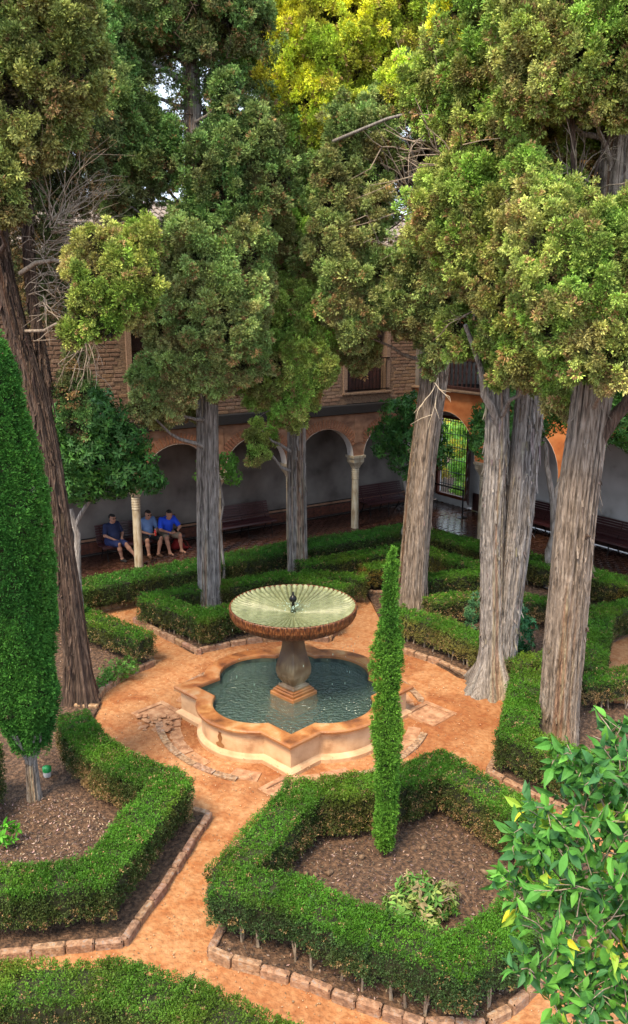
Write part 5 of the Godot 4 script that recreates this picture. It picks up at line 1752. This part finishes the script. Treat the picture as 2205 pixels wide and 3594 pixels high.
	ax = [pd(4.02, -0.06, 12.64), pd(4.03, 0.6, 12.64), pd(4.03, 2.08, 12.64), pd(4.07, 4.12, 12.64), pd(4.16, 5.71, 12.64), pd(4.24, 8.74, 12.6), pd(4.2, 10.5, 12.6), pd(4.1, 12.0, 12.6)]
	t = cypress("thick reddish cypress trunk on the right, in front of the white gallery", ax[0], [[ax, [0.34, 0.315, 0.305, 0.295, 0.29, 0.26, 0.2, 0.1], 0.25]], M.barktan, 330, {"ridges": 0.2})
	for q in [[2.05, 0.25], [2.9, 0.3], [3.6, 0.1], [1.6, -0.2], [4.4, 0.28], [3.2, -0.27]]:
		b = MB.new()
		var kp := pd(4.04 + q[1], q[0], 12.64 - sqrt(0.093 - (q[1] as float) * q[1])) - t.position
		b.ball(kp, Vector3(0.04, 0.055, 0.03), 8)
		b.col = Color(1.3, 1.1, 0.9)
		for e in 5:
			b.tube([kp, kp + Vector3(rf(-0.03, 0.07), rf(-0.03, 0.05), rf(0.02, 0.09))], [0.014, 0.003], 5)
		obj("knot", b, M.barkred, t)
	obj("branch", limb(pd(4.25, 5.0, 12.55) - t.position, pd(4.75, 6.2, 12.2) - t.position, 0.12, 0.08, 0.05), M.barkred, t)
	obj("branch", limb(pd(3.95, 7.3, 12.4) - t.position, pd(3.4, 9.6, 12.1) - t.position, 0.07, 0.03, 0.04), M.barkred, t)
	obj("branch", limb(pd(3.7, 8.3, 12.3) - t.position, pd(3.95, 9.3, 12.1) - t.position, 0.025, 0.01, 0.04), M.barkred, t)
	cl = clumps(CROWN.f)
	boughs(t, cl, ax, M.barktan, 2)
	tuft_cloud("crown", t, cl + deeper(cl, 0.7, 0.5, 1.6), [Color(0.21, 0.37, 0.065), Color(0.36, 0.41, 0.11), Color(0.33, 0.28, 0.11)], 0.058, 0.12, 0.8)
	tuft_cloud("backing_foliage", t, clumps(CROWN.k), [Color(0.05, 0.07, 0.025), Color(0.09, 0.08, 0.035), Color(0.12, 0.075, 0.04)], 0.11, 0.3, 1.1)  # dark backing clumps added so the crown gaps read as shade
	b = MB.new()
	twig_mass(b, pd(3.7, 8.6, 12.4) - t.position, Vector3(-0.2, 0.6, 0.5), 14, 1.1, 0.012, 0.1)
	obj("bare_twigs", b, M.twig, t).set_meta("kind", "stuff")

	# clipped column on the left and the slim one in the front bed
	t = thing("clipped_cypress", "broad clipped column cypress with dense green sides at the left edge", "tree", pd(-4.05, 0, 10.9))
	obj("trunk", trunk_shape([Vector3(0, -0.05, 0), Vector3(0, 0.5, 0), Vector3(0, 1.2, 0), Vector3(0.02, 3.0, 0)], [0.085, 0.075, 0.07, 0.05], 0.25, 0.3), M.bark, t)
	for i in 7:
		var a := rf(0, TAU)
		obj("branch", limb(Vector3(0, 0.55, 0), Vector3(cos(a) * 0.28, 1.2, sin(a) * 0.28), 0.03, 0.015, 0.0), M.bark, t)
	column_foliage(t, 0.85, 6.65, func(f: float) -> float: return 0.47 * sqrt(clampf((1.0 - f) * 2.2, 0, 1)) * (0.5 + 0.5 * smoothstep(0.0, 0.16, f)), 0.042, [Color(0.03, 0.125, 0.02), Color(0.06, 0.195, 0.028)], 1.0)
	t = thing("slim_cypress", "slim young column cypress in the near bed, in front of the fountain", "tree", pd(0.93, 0, 9.62))
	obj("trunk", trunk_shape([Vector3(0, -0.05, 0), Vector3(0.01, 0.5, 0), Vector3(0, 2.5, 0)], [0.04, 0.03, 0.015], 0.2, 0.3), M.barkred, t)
	column_foliage(t, 0.14, 4.2, func(f: float) -> float: return 0.135 * (0.72 + 0.28 * smoothstep(0.0, 0.25, f)) * sqrt(clampf((1.0 - f) * 2.6, 0, 1)) * (1.0 + 0.13 * sin(f * 21.0)), 0.034, [Color(0.055, 0.17, 0.02), Color(0.11, 0.27, 0.03)], 0.8)

	# orange trees
	var og := [Color(0.035, 0.1, 0.025), Color(0.045, 0.13, 0.03), Color(0.06, 0.16, 0.03)]
	t = thing("orange_tree", "round dark orange tree beside the clipped cypress, before the left gallery", "tree", pd(-4.95, 0, 17.0), 0.0, "orange trees by the galleries")
	obj("trunk", limb(Vector3(0, 0, 0), Vector3(-0.1, 2.9, 0), 0.09, 0.06, 0.0), M.bark, t)
	obj("branch", limb(Vector3(-0.05, 2.5, 0), Vector3(0.8, 4.0, 0.2), 0.05, 0.02, 0.0), M.bark, t)
	leafy_ball("crown", t, clumps([-4.3, 4.7, 16.9, 0.62, -4.8, 4.6, 17.0, 0.6, -3.8, 4.3, 16.8, 0.5, -4.4, 4.0, 16.7, 0.6, -4.95, 3.9, 16.9, 0.55, -3.55, 3.75, 16.7, 0.42, -3.25, 3.55, 16.7, 0.25, -4.0, 3.6, 16.6, 0.4, -4.6, 3.45, 16.7, 0.38, -5.0, 3.3, 16.9, 0.25, -4.5, 5.15, 17.0, 0.35]), rosettes, M.orange_leaf, 0.11, og, 0.95)
	t = thing("orange_tree", "orange tree half hidden behind the leaning cypress, near the bench", "tree", pd(2.45, 0, 21.4), 0.0, "orange trees by the galleries")
	obj("trunk", limb(Vector3.ZERO, Vector3(0, 3.2, 0), 0.08, 0.06, 0.0), M.bark, t)
	leafy_ball("crown", t, clumps([2.1, 4.3, 21.4, 0.45, 2.6, 4.4, 21.5, 0.5, 1.85, 3.8, 21.3, 0.42, 2.4, 3.7, 21.2, 0.5, 2.9, 3.8, 21.3, 0.5, 1.75, 3.45, 21.2, 0.25, 2.2, 3.2, 21.2, 0.3, 2.35, 2.85, 21.1, 0.18, 3.2, 3.3, 21.1, 0.3]), rosettes, M.orange_leaf, 0.13, og, 0.95)
	t = thing("orange_tree", "orange tree spreading its leaves left of the forked double trunk", "tree", pd(4.2, 0, 19.0), 0.0, "orange trees by the galleries")
	obj("trunk", limb(Vector3.ZERO, Vector3(0.05, 3.4, 0), 0.08, 0.06, 0.0), M.bark, t)
	leafy_ball("crown", t, clumps([3.9, 4.6, 18.9, 0.35, 3.7, 4.25, 18.8, 0.3, 3.75, 3.95, 18.8, 0.26, 4.3, 4.8, 19.0, 0.5, 4.2, 4.3, 18.9, 0.4, 4.5, 5.2, 19.2, 0.4]), rosettes, M.orange_leaf, 0.12, og, 0.95)
	t = thing("orange_tree", "orange tree with a bare forked trunk seen between the two thick right trunks", "tree", pd(5.95, 0, 20.4), 0.0, "orange trees by the galleries")
	obj("trunk", limb(Vector3.ZERO, Vector3(0, 2.3, 0), 0.12, 0.1, 0.0), M.bark, t)
	obj("branch", limb(Vector3(0, 2.25, 0), Vector3(-0.4, 3.9, 0.1), 0.08, 0.05, 0.0), M.bark, t)
	obj("branch", limb(Vector3(0, 2.25, 0), Vector3(0.5, 3.9, 0), 0.08, 0.05, 0.0), M.bark, t)
	leafy_ball("crown", t, clumps([5.5, 4.6, 20.3, 0.6, 6.3, 4.7, 20.2, 0.7, 7.1, 4.4, 19.8, 0.6, 6.6, 4.1, 19.6, 0.4, 7.4, 4.0, 19.6, 0.4, 5.3, 4.1, 20.2, 0.35, 6.0, 5.2, 20.4, 0.7, 7.0, 5.2, 20.2, 0.7]), rosettes, M.orange_leaf, 0.13, og, 0.95)
	t = thing("orange_tree", "young orange tree peeping out on both sides of the left grey trunk", "tree", pd(-2.3, 0, 20.2), 0.0, "orange trees by the galleries")
	obj("trunk", limb(Vector3.ZERO, Vector3(0, 2.9, 0), 0.04, 0.02, 0.0), M.bark, t)
	leafy_ball("crown", t, clumps([-2.1, 3.25, 20, 0.32, -2.6, 3.1, 20, 0.3, -1.95, 3.0, 19.9, 0.22]), rosettes, M.orange_leaf, 0.14, [Color(0.09, 0.22, 0.03)], 0.9)
	foreground_orange()

func column_foliage(t: Node3D, y0: float, y1: float, prof: Callable, sp: float, cols: Array, size: float) -> void:
	var xs := [[], [], [], [], [], []]
	var cs := [PackedColorArray(), PackedColorArray(), PackedColorArray(), PackedColorArray(), PackedColorArray(), PackedColorArray()]
	var n := 70
	for i in n:
		var f := (i + 0.5) / n
		var r: float = prof.call(f)
		var cnt := int(TAU * r * (y1 - y0) / n / (sp * sp)) + 2
		for k in cnt:
			var a := rf(0, TAU)
			var y := y0 + (y1 - y0) * (f + rf(-0.6, 0.6) / n)
			var d := Vector3(cos(a), 0, sin(a))
			var rr := r * (1.0 + noise.get_noise_3d(d.x * 60, y * 45.0, d.z * 60) * (0.42 if size > 0.9 else 0.75) + (0.0 if size > 0.9 else noise.get_noise_3d(d.x * 160, y * 140.0, d.z * 160) * 0.22)) - rf(0.0, 0.05)
			var p := Vector3(d.x * rr, y, d.z * rr)
			var up := (Vector3.UP * 1.1 + d * 0.7 + rdir() * 0.35).normalized()
			var m := rng.randi() % 6
			xs[m].append(Transform3D((Basis(Quaternion(Vector3.UP, up)) * Basis(Vector3.UP, rf(0, TAU))).scaled(Vector3.ONE * 0.5 * size * rf(0.8, 1.25)), p))
			var c: Color = (cols[0] as Color).lerp(cols[1], clampf(0.5 + noise.get_noise_3d(p.x * 90, p.y * 60, p.z * 90) * 1.4, 0, 1)) * rf(0.7, 1.3)
			cs[m].append(Color(c.r, c.g, c.b))
	for m in 6:
		stuff("foliage", t, tufts[m], M.cypress, xs[m], cs[m])
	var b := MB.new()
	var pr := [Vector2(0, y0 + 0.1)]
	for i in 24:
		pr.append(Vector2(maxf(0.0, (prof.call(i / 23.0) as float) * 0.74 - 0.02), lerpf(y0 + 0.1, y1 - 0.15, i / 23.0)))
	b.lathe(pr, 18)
	obj("inner_core", b, M.hedgecore, t)  # solid opaque core stands in for the dense twigs inside

func foreground_orange() -> void:
	var t := thing("orange_tree", "large-leaved orange tree close to the viewer at the lower right, some leaves yellow", "tree", pd(2.9, 0, 4.7))
	var fork := Vector3(-0.1, 1.9, 0)
	obj("trunk", limb(Vector3.ZERO, fork, 0.1, 0.07, 0.0), M.bark, t)
	var ends := clumps([1.6, 4.28, 4.7, 0.16, 1.75, 4.08, 4.6, 0.26, 1.95, 4.2, 4.8, 0.28, 1.5, 3.92, 4.6, 0.25, 1.8, 3.9, 4.5, 0.32, 2.15, 4.1, 4.7, 0.35, 1.35, 3.75, 4.6, 0.17, 1.6, 3.65, 4.5, 0.3, 1.95, 3.6, 4.5, 0.35, 1.25, 3.5, 4.5, 0.16, 1.5, 3.35, 4.4, 0.26, 1.8, 3.3, 4.4, 0.34, 2.1, 3.3, 4.5, 0.35, 1.6, 3.05, 4.3, 0.22, 1.85, 2.95, 4.3, 0.3, 2.1, 2.85, 4.4, 0.3, 1.3, 3.08, 4.3, 0.1, 1.55, 2.85, 4.2, 0.15, 2.2, 2.6, 4.3, 0.3, 1.85, 2.6, 4.1, 0.22, 2.3, 3.7, 4.8, 0.4])
	var cols := [Color(0.05, 0.16, 0.03), Color(0.07, 0.22, 0.035), Color(0.1, 0.28, 0.04), Color(0.045, 0.14, 0.045)]
	var mats := []
	for c in cols + [Color(0.22, 0.36, 0.04), Color(0.5, 0.45, 0.03), Color(0.34, 0.4, 0.04)]:
		var m: StandardMaterial3D = M.orange_leaf.duplicate()
		m.albedo_color = (c as Color).linear_to_srgb()
		mats.append(m)
	var own := 0
	var rest := []
	var rc := PackedColorArray()
	for q in ends:
		var at := pd(q.x, q.y, q.z) - t.position
		obj("branch", limb(fork + Vector3(rf(-0.1, 0.1), rf(-0.2, 0.3), rf(-0.1, 0.1)), at, 0.022, 0.006, 0.04, 6), M.twig, t)
		var twigs := int(q.w * 74)
		for k in twigs:
			var d := (rdir() + Vector3(-0.15, 0.35, 0.35)).normalized()
			var a: Vector3 = at + rdir() * q.w * 0.6
			var e: Vector3 = a + d * q.w * rf(0.5, 0.95)
			var m := MB.new()
			m.tube([a, a.lerp(e, 0.5) + rdir() * 0.015, e], [0.0045, 0.0035, 0.002], 5)
			obj("twig", m, M.twig, t)
			var n := 5 + rng.randi() % 3
			var young := rf(0, 1)
			for i in n:
				var f := (i + 0.6) / n
				var p: Vector3 = a.lerp(e, f)
				var out := (rdir() * 0.9 + d * (0.5 + 0.6 * f) + Vector3.DOWN * 0.2).normalized()
				var tr := Transform3D((Basis(Quaternion(Vector3.UP, out)) * Basis(Vector3.UP, rf(0, TAU))).scaled(Vector3.ONE * rf(0.75, 1.3)), p + out * 0.016)
				var kind := rng.randi() % 4
				if young > 0.88 and i > n - 4:
					kind = 4 + (rng.randi() % 3 if rf(0, 1) < 0.5 else 0)
				if own < 299 and p.z + t.position.z > -4.45 and p.x + t.position.x < 2.05:
					own += 1
					put("leaf", single_leaves[rng.randi() % 6], mats[kind], t, tr)
				else:
					rest.append(tr)
					var c: Color = (mats[kind].albedo_color as Color).srgb_to_linear() * rf(0.8, 1.2)
					rc.append(Color(c.r, c.g, c.b))
	stuff("foliage", t, single_leaves[1], M.orange_leaf, rest, rc)
	for p in [Vector3(1.3, 3.72, 4.45), Vector3(1.36, 3.46, 4.4), Vector3(1.62, 3.02, 4.15), Vector3(2.0, 3.6, 4.3)]:
		var b := MB.new()
		b.ball(pd(p.x, p.y, p.z) - t.position, Vector3.ONE * 0.024, 12)
		obj("green_orange", b, flat(Color(0.16, 0.32, 0.1), 0.4), t)

func make_small_plants() -> void:
	var t := thing("broadleaf_shrub", "low pale green shrub with yellowish leaves in the near bed", "shrub", pd(1.2, 0.05, 8.45))
	var b := MB.new()
	for i in 14:
		var a := rf(0, TAU)
		b.tube([Vector3.ZERO, Vector3(cos(a) * 0.2, 0.2, sin(a) * 0.15), Vector3(cos(a) * 0.42, rf(0.25, 0.4), sin(a) * 0.34)], [0.008, 0.006, 0.003], 5)
	obj("stems", b, M.twig, t)
	leafy_ball("foliage", t, clumps([1.2, 0.22, 8.45, 0.26, 0.95, 0.2, 8.4, 0.2, 1.45, 0.22, 8.5, 0.2, 1.2, 0.3, 8.6, 0.22, 1.05, 0.2, 8.25, 0.18, 1.55, 0.25, 8.6, 0.15, 1.32, 0.18, 8.25, 0.16]), rosettes, M.orange_leaf, 0.105, [Color(0.08, 0.2, 0.035), Color(0.13, 0.26, 0.05), Color(0.2, 0.27, 0.07), Color(0.24, 0.19, 0.1)], 0.75, -0.2)
	t = thing("broadleaf_shrub", "small green shrub inside the curved kerb beside the dark trunk", "shrub", pd(-3.8, 0.05, 15.0))
	leafy_ball("foliage", t, clumps([-3.85, 0.2, 14.95, 0.24, -3.6, 0.25, 15.1, 0.22, -3.95, 0.15, 14.7, 0.16]), rosettes, M.orange_leaf, 0.09, [Color(0.08, 0.2, 0.03), Color(0.11, 0.26, 0.04)], 0.5, -0.3)
	t = thing("seedling", "bright green seedling with a few broad leaves at the left edge", "plant", pd(-4.0, 0.05, 9.75))
	leafy_ball("foliage", t, clumps([-4.0, 0.28, 9.75, 0.13]), rosettes, M.orange_leaf, 0.13, [Color(0.1, 0.34, 0.03)], 1.1, -0.4)
	t = thing("broadleaf_shrub", "dark glossy shrub just right of the double trunk's foot", "shrub", pd(4.25, 0.05, 16.3))
	leafy_ball("foliage", t, clumps([4.25, 0.3, 16.3, 0.28, 4.3, 0.6, 16.3, 0.25, 4.2, 0.85, 16.35, 0.2, 4.15, 0.12, 16.2, 0.2]), rosettes, M.orange_leaf, 0.11, [Color(0.03, 0.12, 0.05), Color(0.05, 0.17, 0.06)], 0.7)
	t = thing("broadleaf_shrub", "slender grey-green shrub just left of the double trunk", "shrub", pd(3.35, 0.05, 16.9))
	leafy_ball("foliage", t, clumps([3.35, 0.3, 16.9, 0.2, 3.35, 0.65, 16.9, 0.18, 3.4, 0.95, 16.9, 0.14]), rosettes, M.orange_leaf, 0.11, [Color(0.06, 0.15, 0.06)], 0.7)
	for i in 7:
		var p: Vector2 = V([0.02, 9.2, 0.2, 9.24, -0.1, 9.22, 0.62, 9.55, 1.45, 9.75, 2.0, 9.35, 2.15, 9.25])[i]
		b = MB.new()
		b.ball(Vector3.ZERO, Vector3(rf(0.03, 0.075), 0.035, 0.04), 7)
		var s := obj("stone", b, M.mortar, self, Transform3D(Basis(Vector3.UP, rf(0, TAU)), P3(p, 0.07)))
		tag(s, ["small grey stone left of the slim cypress, at the hedge's dry inner side", "grey stone nearest the slim cypress on its left", "small grey stone farthest left in the near bed", "small stone just behind the slim cypress, to its left", "grey stone right of the slim cypress in the near bed", "grey stone half under the right hedge of the near bed", "small stone farthest right in the near bed, by the orange tree"][i], "stone", "stones along the inner edge of the near bed")
	t = thing("plastic_cup", "white and green plastic container on the ground behind the clipped cypress trunk", "container", pd(-4.05, 0.06, 11.5))
	b = MB.new()
	b.lathe([Vector2(0.0, 0), Vector2(0.055, 0), Vector2(0.065, 0.09)], 16)
	obj("cup", b, flat(Color(0.8, 0.82, 0.85), 0.4), t)
	b = MB.new()
	b.lathe([Vector2(0.0655, 0.085), Vector2(0.068, 0.15), Vector2(0.0, 0.16)], 16)
	obj("lid", b, flat(Color(0.1, 0.5, 0.25), 0.4), t)
	# the garden beyond the gate; sunlight is put into the bright leaf colours
	var spots := [[13.9, -1.6, 1.1, 0], [14.6, -3.6, 1.4, 1], [14.4, -2.3, 1.3, 0], [15.6, -3.6, 1.8, 1], [16.4, -6.0, 2.4, 0], [16.6, -4.4, 2.4, 0], [18.4, -6.6, 3.2, 1], [13.6, -0.7, 1.0, 1]]
	var words := ["low sun-tinted green bush just outside the gate", "yellow flowering bush left outside the gate", "green bush at the right outside the gate", "yellow flowering bush in the middle beyond the gate", "taller green bush beyond the gate, left", "taller green bush beyond the gate, right", "tall yellow-green bush at the back beyond the gate", "small yellow bush at the gate's right post"]
	for i in spots.size():
		var s: Array = spots[i]
		var at: Vector3 = W * Vector3(s[0], 0, s[1])
		t = thing("garden_bush", words[i], "bush", at)
		var h: float = s[2]
		var q := []
		for k in 7:
			q.append(Vector4(at.x + rf(-0.5, 0.5), h * rf(0.25, 0.85), -at.z + rf(-0.5, 0.5), h * rf(0.18, 0.26)))
		obj("stem", limb(Vector3.ZERO, Vector3(0, h * 0.5, 0), 0.05, 0.03, 0.0), M.bark, t)
		leafy_ball("foliage", t, q, rosettes, M.orange_leaf, 0.15, [Color(0.22, 0.46, 0.07), Color(0.34, 0.56, 0.1)] + ([Color(0.75, 0.5, 0.05), Color(0.7, 0.55, 0.08)] if s[3] else []), 0.9)

func make_people() -> void:
	bench("dark slatted bench under the three seated men", 0.55, -1.1, 2.5)
	bench("empty dark bench behind the left grey trunk", 4.0, -1.15, 2.0)
	bench("empty purplish bench left of the leaning trunk, near the gate", 9.6, -1.2, 1.9)
	bench("dark bench against the white wall between the thick right trunks", 11.75, 3.9, 2.2, -PI / 2)
	bench("dark bench against the white wall at the right edge", 11.75, 6.6, 2.4, -PI / 2)
	stanchion()
	var J := {
		"chest": Vector3(0, 0.92, -0.1), "neck": Vector3(0, 1.1, -0.07), "head": Vector3(0, 1.24, -0.03), "look": Vector3(0.25, -0.05, 1),
		"elbow": [Vector3(-0.3, 0.78, -0.02), Vector3(0.3, 0.75, 0.0)], "wrist": [Vector3(-0.12, 0.66, 0.22), Vector3(0.12, 0.64, 0.22)],
		"hand": [Vector3(0.08, -0.03, 0.06), Vector3(-0.03, -0.04, 0.08)], "palm": [Vector3.DOWN, Vector3.DOWN],
		"knee": [Vector3(-0.12, 0.56, 0.38), Vector3(0.1, 0.53, 0.4)], "ankle": [Vector3(0.0, 0.08, 0.36), Vector3(0.3, 0.14, 0.62)],
		"toe": [Vector3(0, 0, 1), Vector3(0.3, 0, 0.9)]}
	person("heavy seated man in dark navy shirt and shorts, left of the column", -0.3, -1.0, 0.25, J, {"shirt": Color(0.06, 0.11, 0.25), "shorts": Color(0.06, 0.12, 0.3), "shoe": Color(0.06, 0.06, 0.07), "hair": Color(0.07, 0.06, 0.05), "girth": 1.28, "glasses": true, "hem": 0.9})
	J = {
		"chest": Vector3(0, 0.93, -0.06), "neck": Vector3(0, 1.1, 0.0), "head": Vector3(0.01, 1.23, 0.06), "look": Vector3(0.1, -0.15, 1),
		"elbow": [Vector3(-0.28, 0.75, 0.05), Vector3(0.29, 0.75, 0.06)], "wrist": [Vector3(-0.05, 0.68, 0.3), Vector3(0.12, 0.7, 0.32)],
		"hand": [Vector3(0.08, 0.0, 0.05), Vector3(-0.04, 0.0, 0.08)], "palm": [Vector3(0.3, -0.3, 0.4), Vector3(-0.9, 0, 0.2)], "curl": 1.2,
		"knee": [Vector3(-0.2, 0.53, 0.4), Vector3(0.24, 0.53, 0.38)], "ankle": [Vector3(-0.17, 0.08, 0.42), Vector3(0.12, 0.08, 0.45)],
		"toe": [Vector3(-0.1, 0, 1), Vector3(0.2, 0, 1)]}
	person("seated man in light grey-blue t-shirt, black shorts and glasses, holding a red bottle", 0.72, -1.0, 0.0, J, {"shirt": Color(0.34, 0.44, 0.6), "shorts": Color(0.05, 0.05, 0.06), "shoe": Color(0.3, 0.2, 0.14), "hair": Color(0.1, 0.07, 0.05), "girth": 1.08, "glasses": true})
	J = {
		"chest": Vector3(0, 0.9, 0.08), "neck": Vector3(0, 1.06, 0.18), "head": Vector3(0, 1.19, 0.25), "look": Vector3(-0.15, -0.1, 1),
		"elbow": [Vector3(-0.3, 0.74, 0.22), Vector3(0.33, 0.76, 0.26)], "wrist": [Vector3(-0.06, 0.66, 0.42), Vector3(0.14, 0.68, 0.46)],
		"hand": [Vector3(0.08, 0.0, 0.05), Vector3(-0.06, 0.0, 0.07)], "palm": [Vector3(0.2, 0.6, 0.4), Vector3(-0.4, 0.6, 0.3)], "curl": 0.9,
		"knee": [Vector3(-0.19, 0.52, 0.4), Vector3(0.24, 0.53, 0.42)], "ankle": [Vector3(-0.14, 0.07, 0.5), Vector3(0.26, 0.07, 0.48)],
		"toe": [Vector3(0.1, 0, 1), Vector3(0.2, 0, 1)]}
	person("seated man leaning forward in a bright blue polo shirt, looking up from a phone", 1.3, -1.0, 0.0, J, {"shirt": Color(0.06, 0.25, 0.75), "shorts": Color(0.5, 0.45, 0.38), "shoe": Color(0.12, 0.08, 0.06), "hair": Color(0.06, 0.05, 0.045), "girth": 1.12, "sandals": true})
	var t := thing("bottle", "red drink bottle in the hands of the grey-blue shirted man", "bottle", W * Vector3(0.78, 0.65, -0.61), TURN)
	var b := MB.new()
	b.lathe([Vector2(0, 0), Vector2(0.032, 0), Vector2(0.033, 0.11), Vector2(0.014, 0.16), Vector2(0.014, 0.18)], 14)
	obj("body", b, flat(Color(0.75, 0.2, 0.18), 0.2), t)
	b = MB.new()
	b.lathe([Vector2(0.016, 0.18), Vector2(0.016, 0.2), Vector2(0, 0.2)], 12)
	obj("cap", b, flat(Color(0.8, 0.75, 0.7), 0.4), t)
	t = thing("phone", "dark phone in the hands of the man in the blue polo shirt", "phone", W * Vector3(1.36, 0.74, -0.47), TURN)
	b = MB.new()
	b.bevel(Vector3.ZERO, Vector3(0.07, 0.01, 0.14), 0.003, Basis(Vector3.RIGHT, 0.5))
	obj("case", b, M.black, t)
	t = thing("backpack", "red bag on the floor beside the blue polo man's feet", "bag", W * Vector3(1.62, 0.035, -0.95), TURN)
	b = MB.new()
	nets([[Vector3(-0.1, 0.1, 0), Vector3(0.1, 0.1, 0), 0.11, 0.1], [Vector3(-0.06, 0.24, 0), Vector3(0.05, 0.25, 0), 0.08, 0.07], [Vector3(0.16, 0.05, 0.1), Vector3(0.24, 0.04, 0.14), 0.05, 0.035]], 0.015, 0.05, b)
	obj("body", b, flat(Color(0.5, 0.05, 0.05), 0.8), t)
	b = MB.new()
	b.tube([Vector3(0.12, 0.28, 0), Vector3(0.26, 0.2, 0.05), Vector3(0.3, 0.06, 0.1), Vector3(0.36, 0.02, 0.16)], [0.014, 0.014, 0.014, 0.012], 6)
	obj("strap", b, flat(Color(0.4, 0.04, 0.04), 0.8), t)

func _ready() -> void:
	rng.seed = 20240611
	noise.seed = 5
	noise.noise_type = FastNoiseLite.TYPE_SIMPLEX_SMOOTH
	noise.frequency = 0.01
	noise.fractal_octaves = 3
	light_and_camera()
	make_materials()
	make_sprigs()
	make_tufts()
	make_leaves()
	make_ground()
	make_beds()
	make_palace()
	make_trees()
	make_hedges()
	make_fountain()
	make_small_plants()
	make_people()
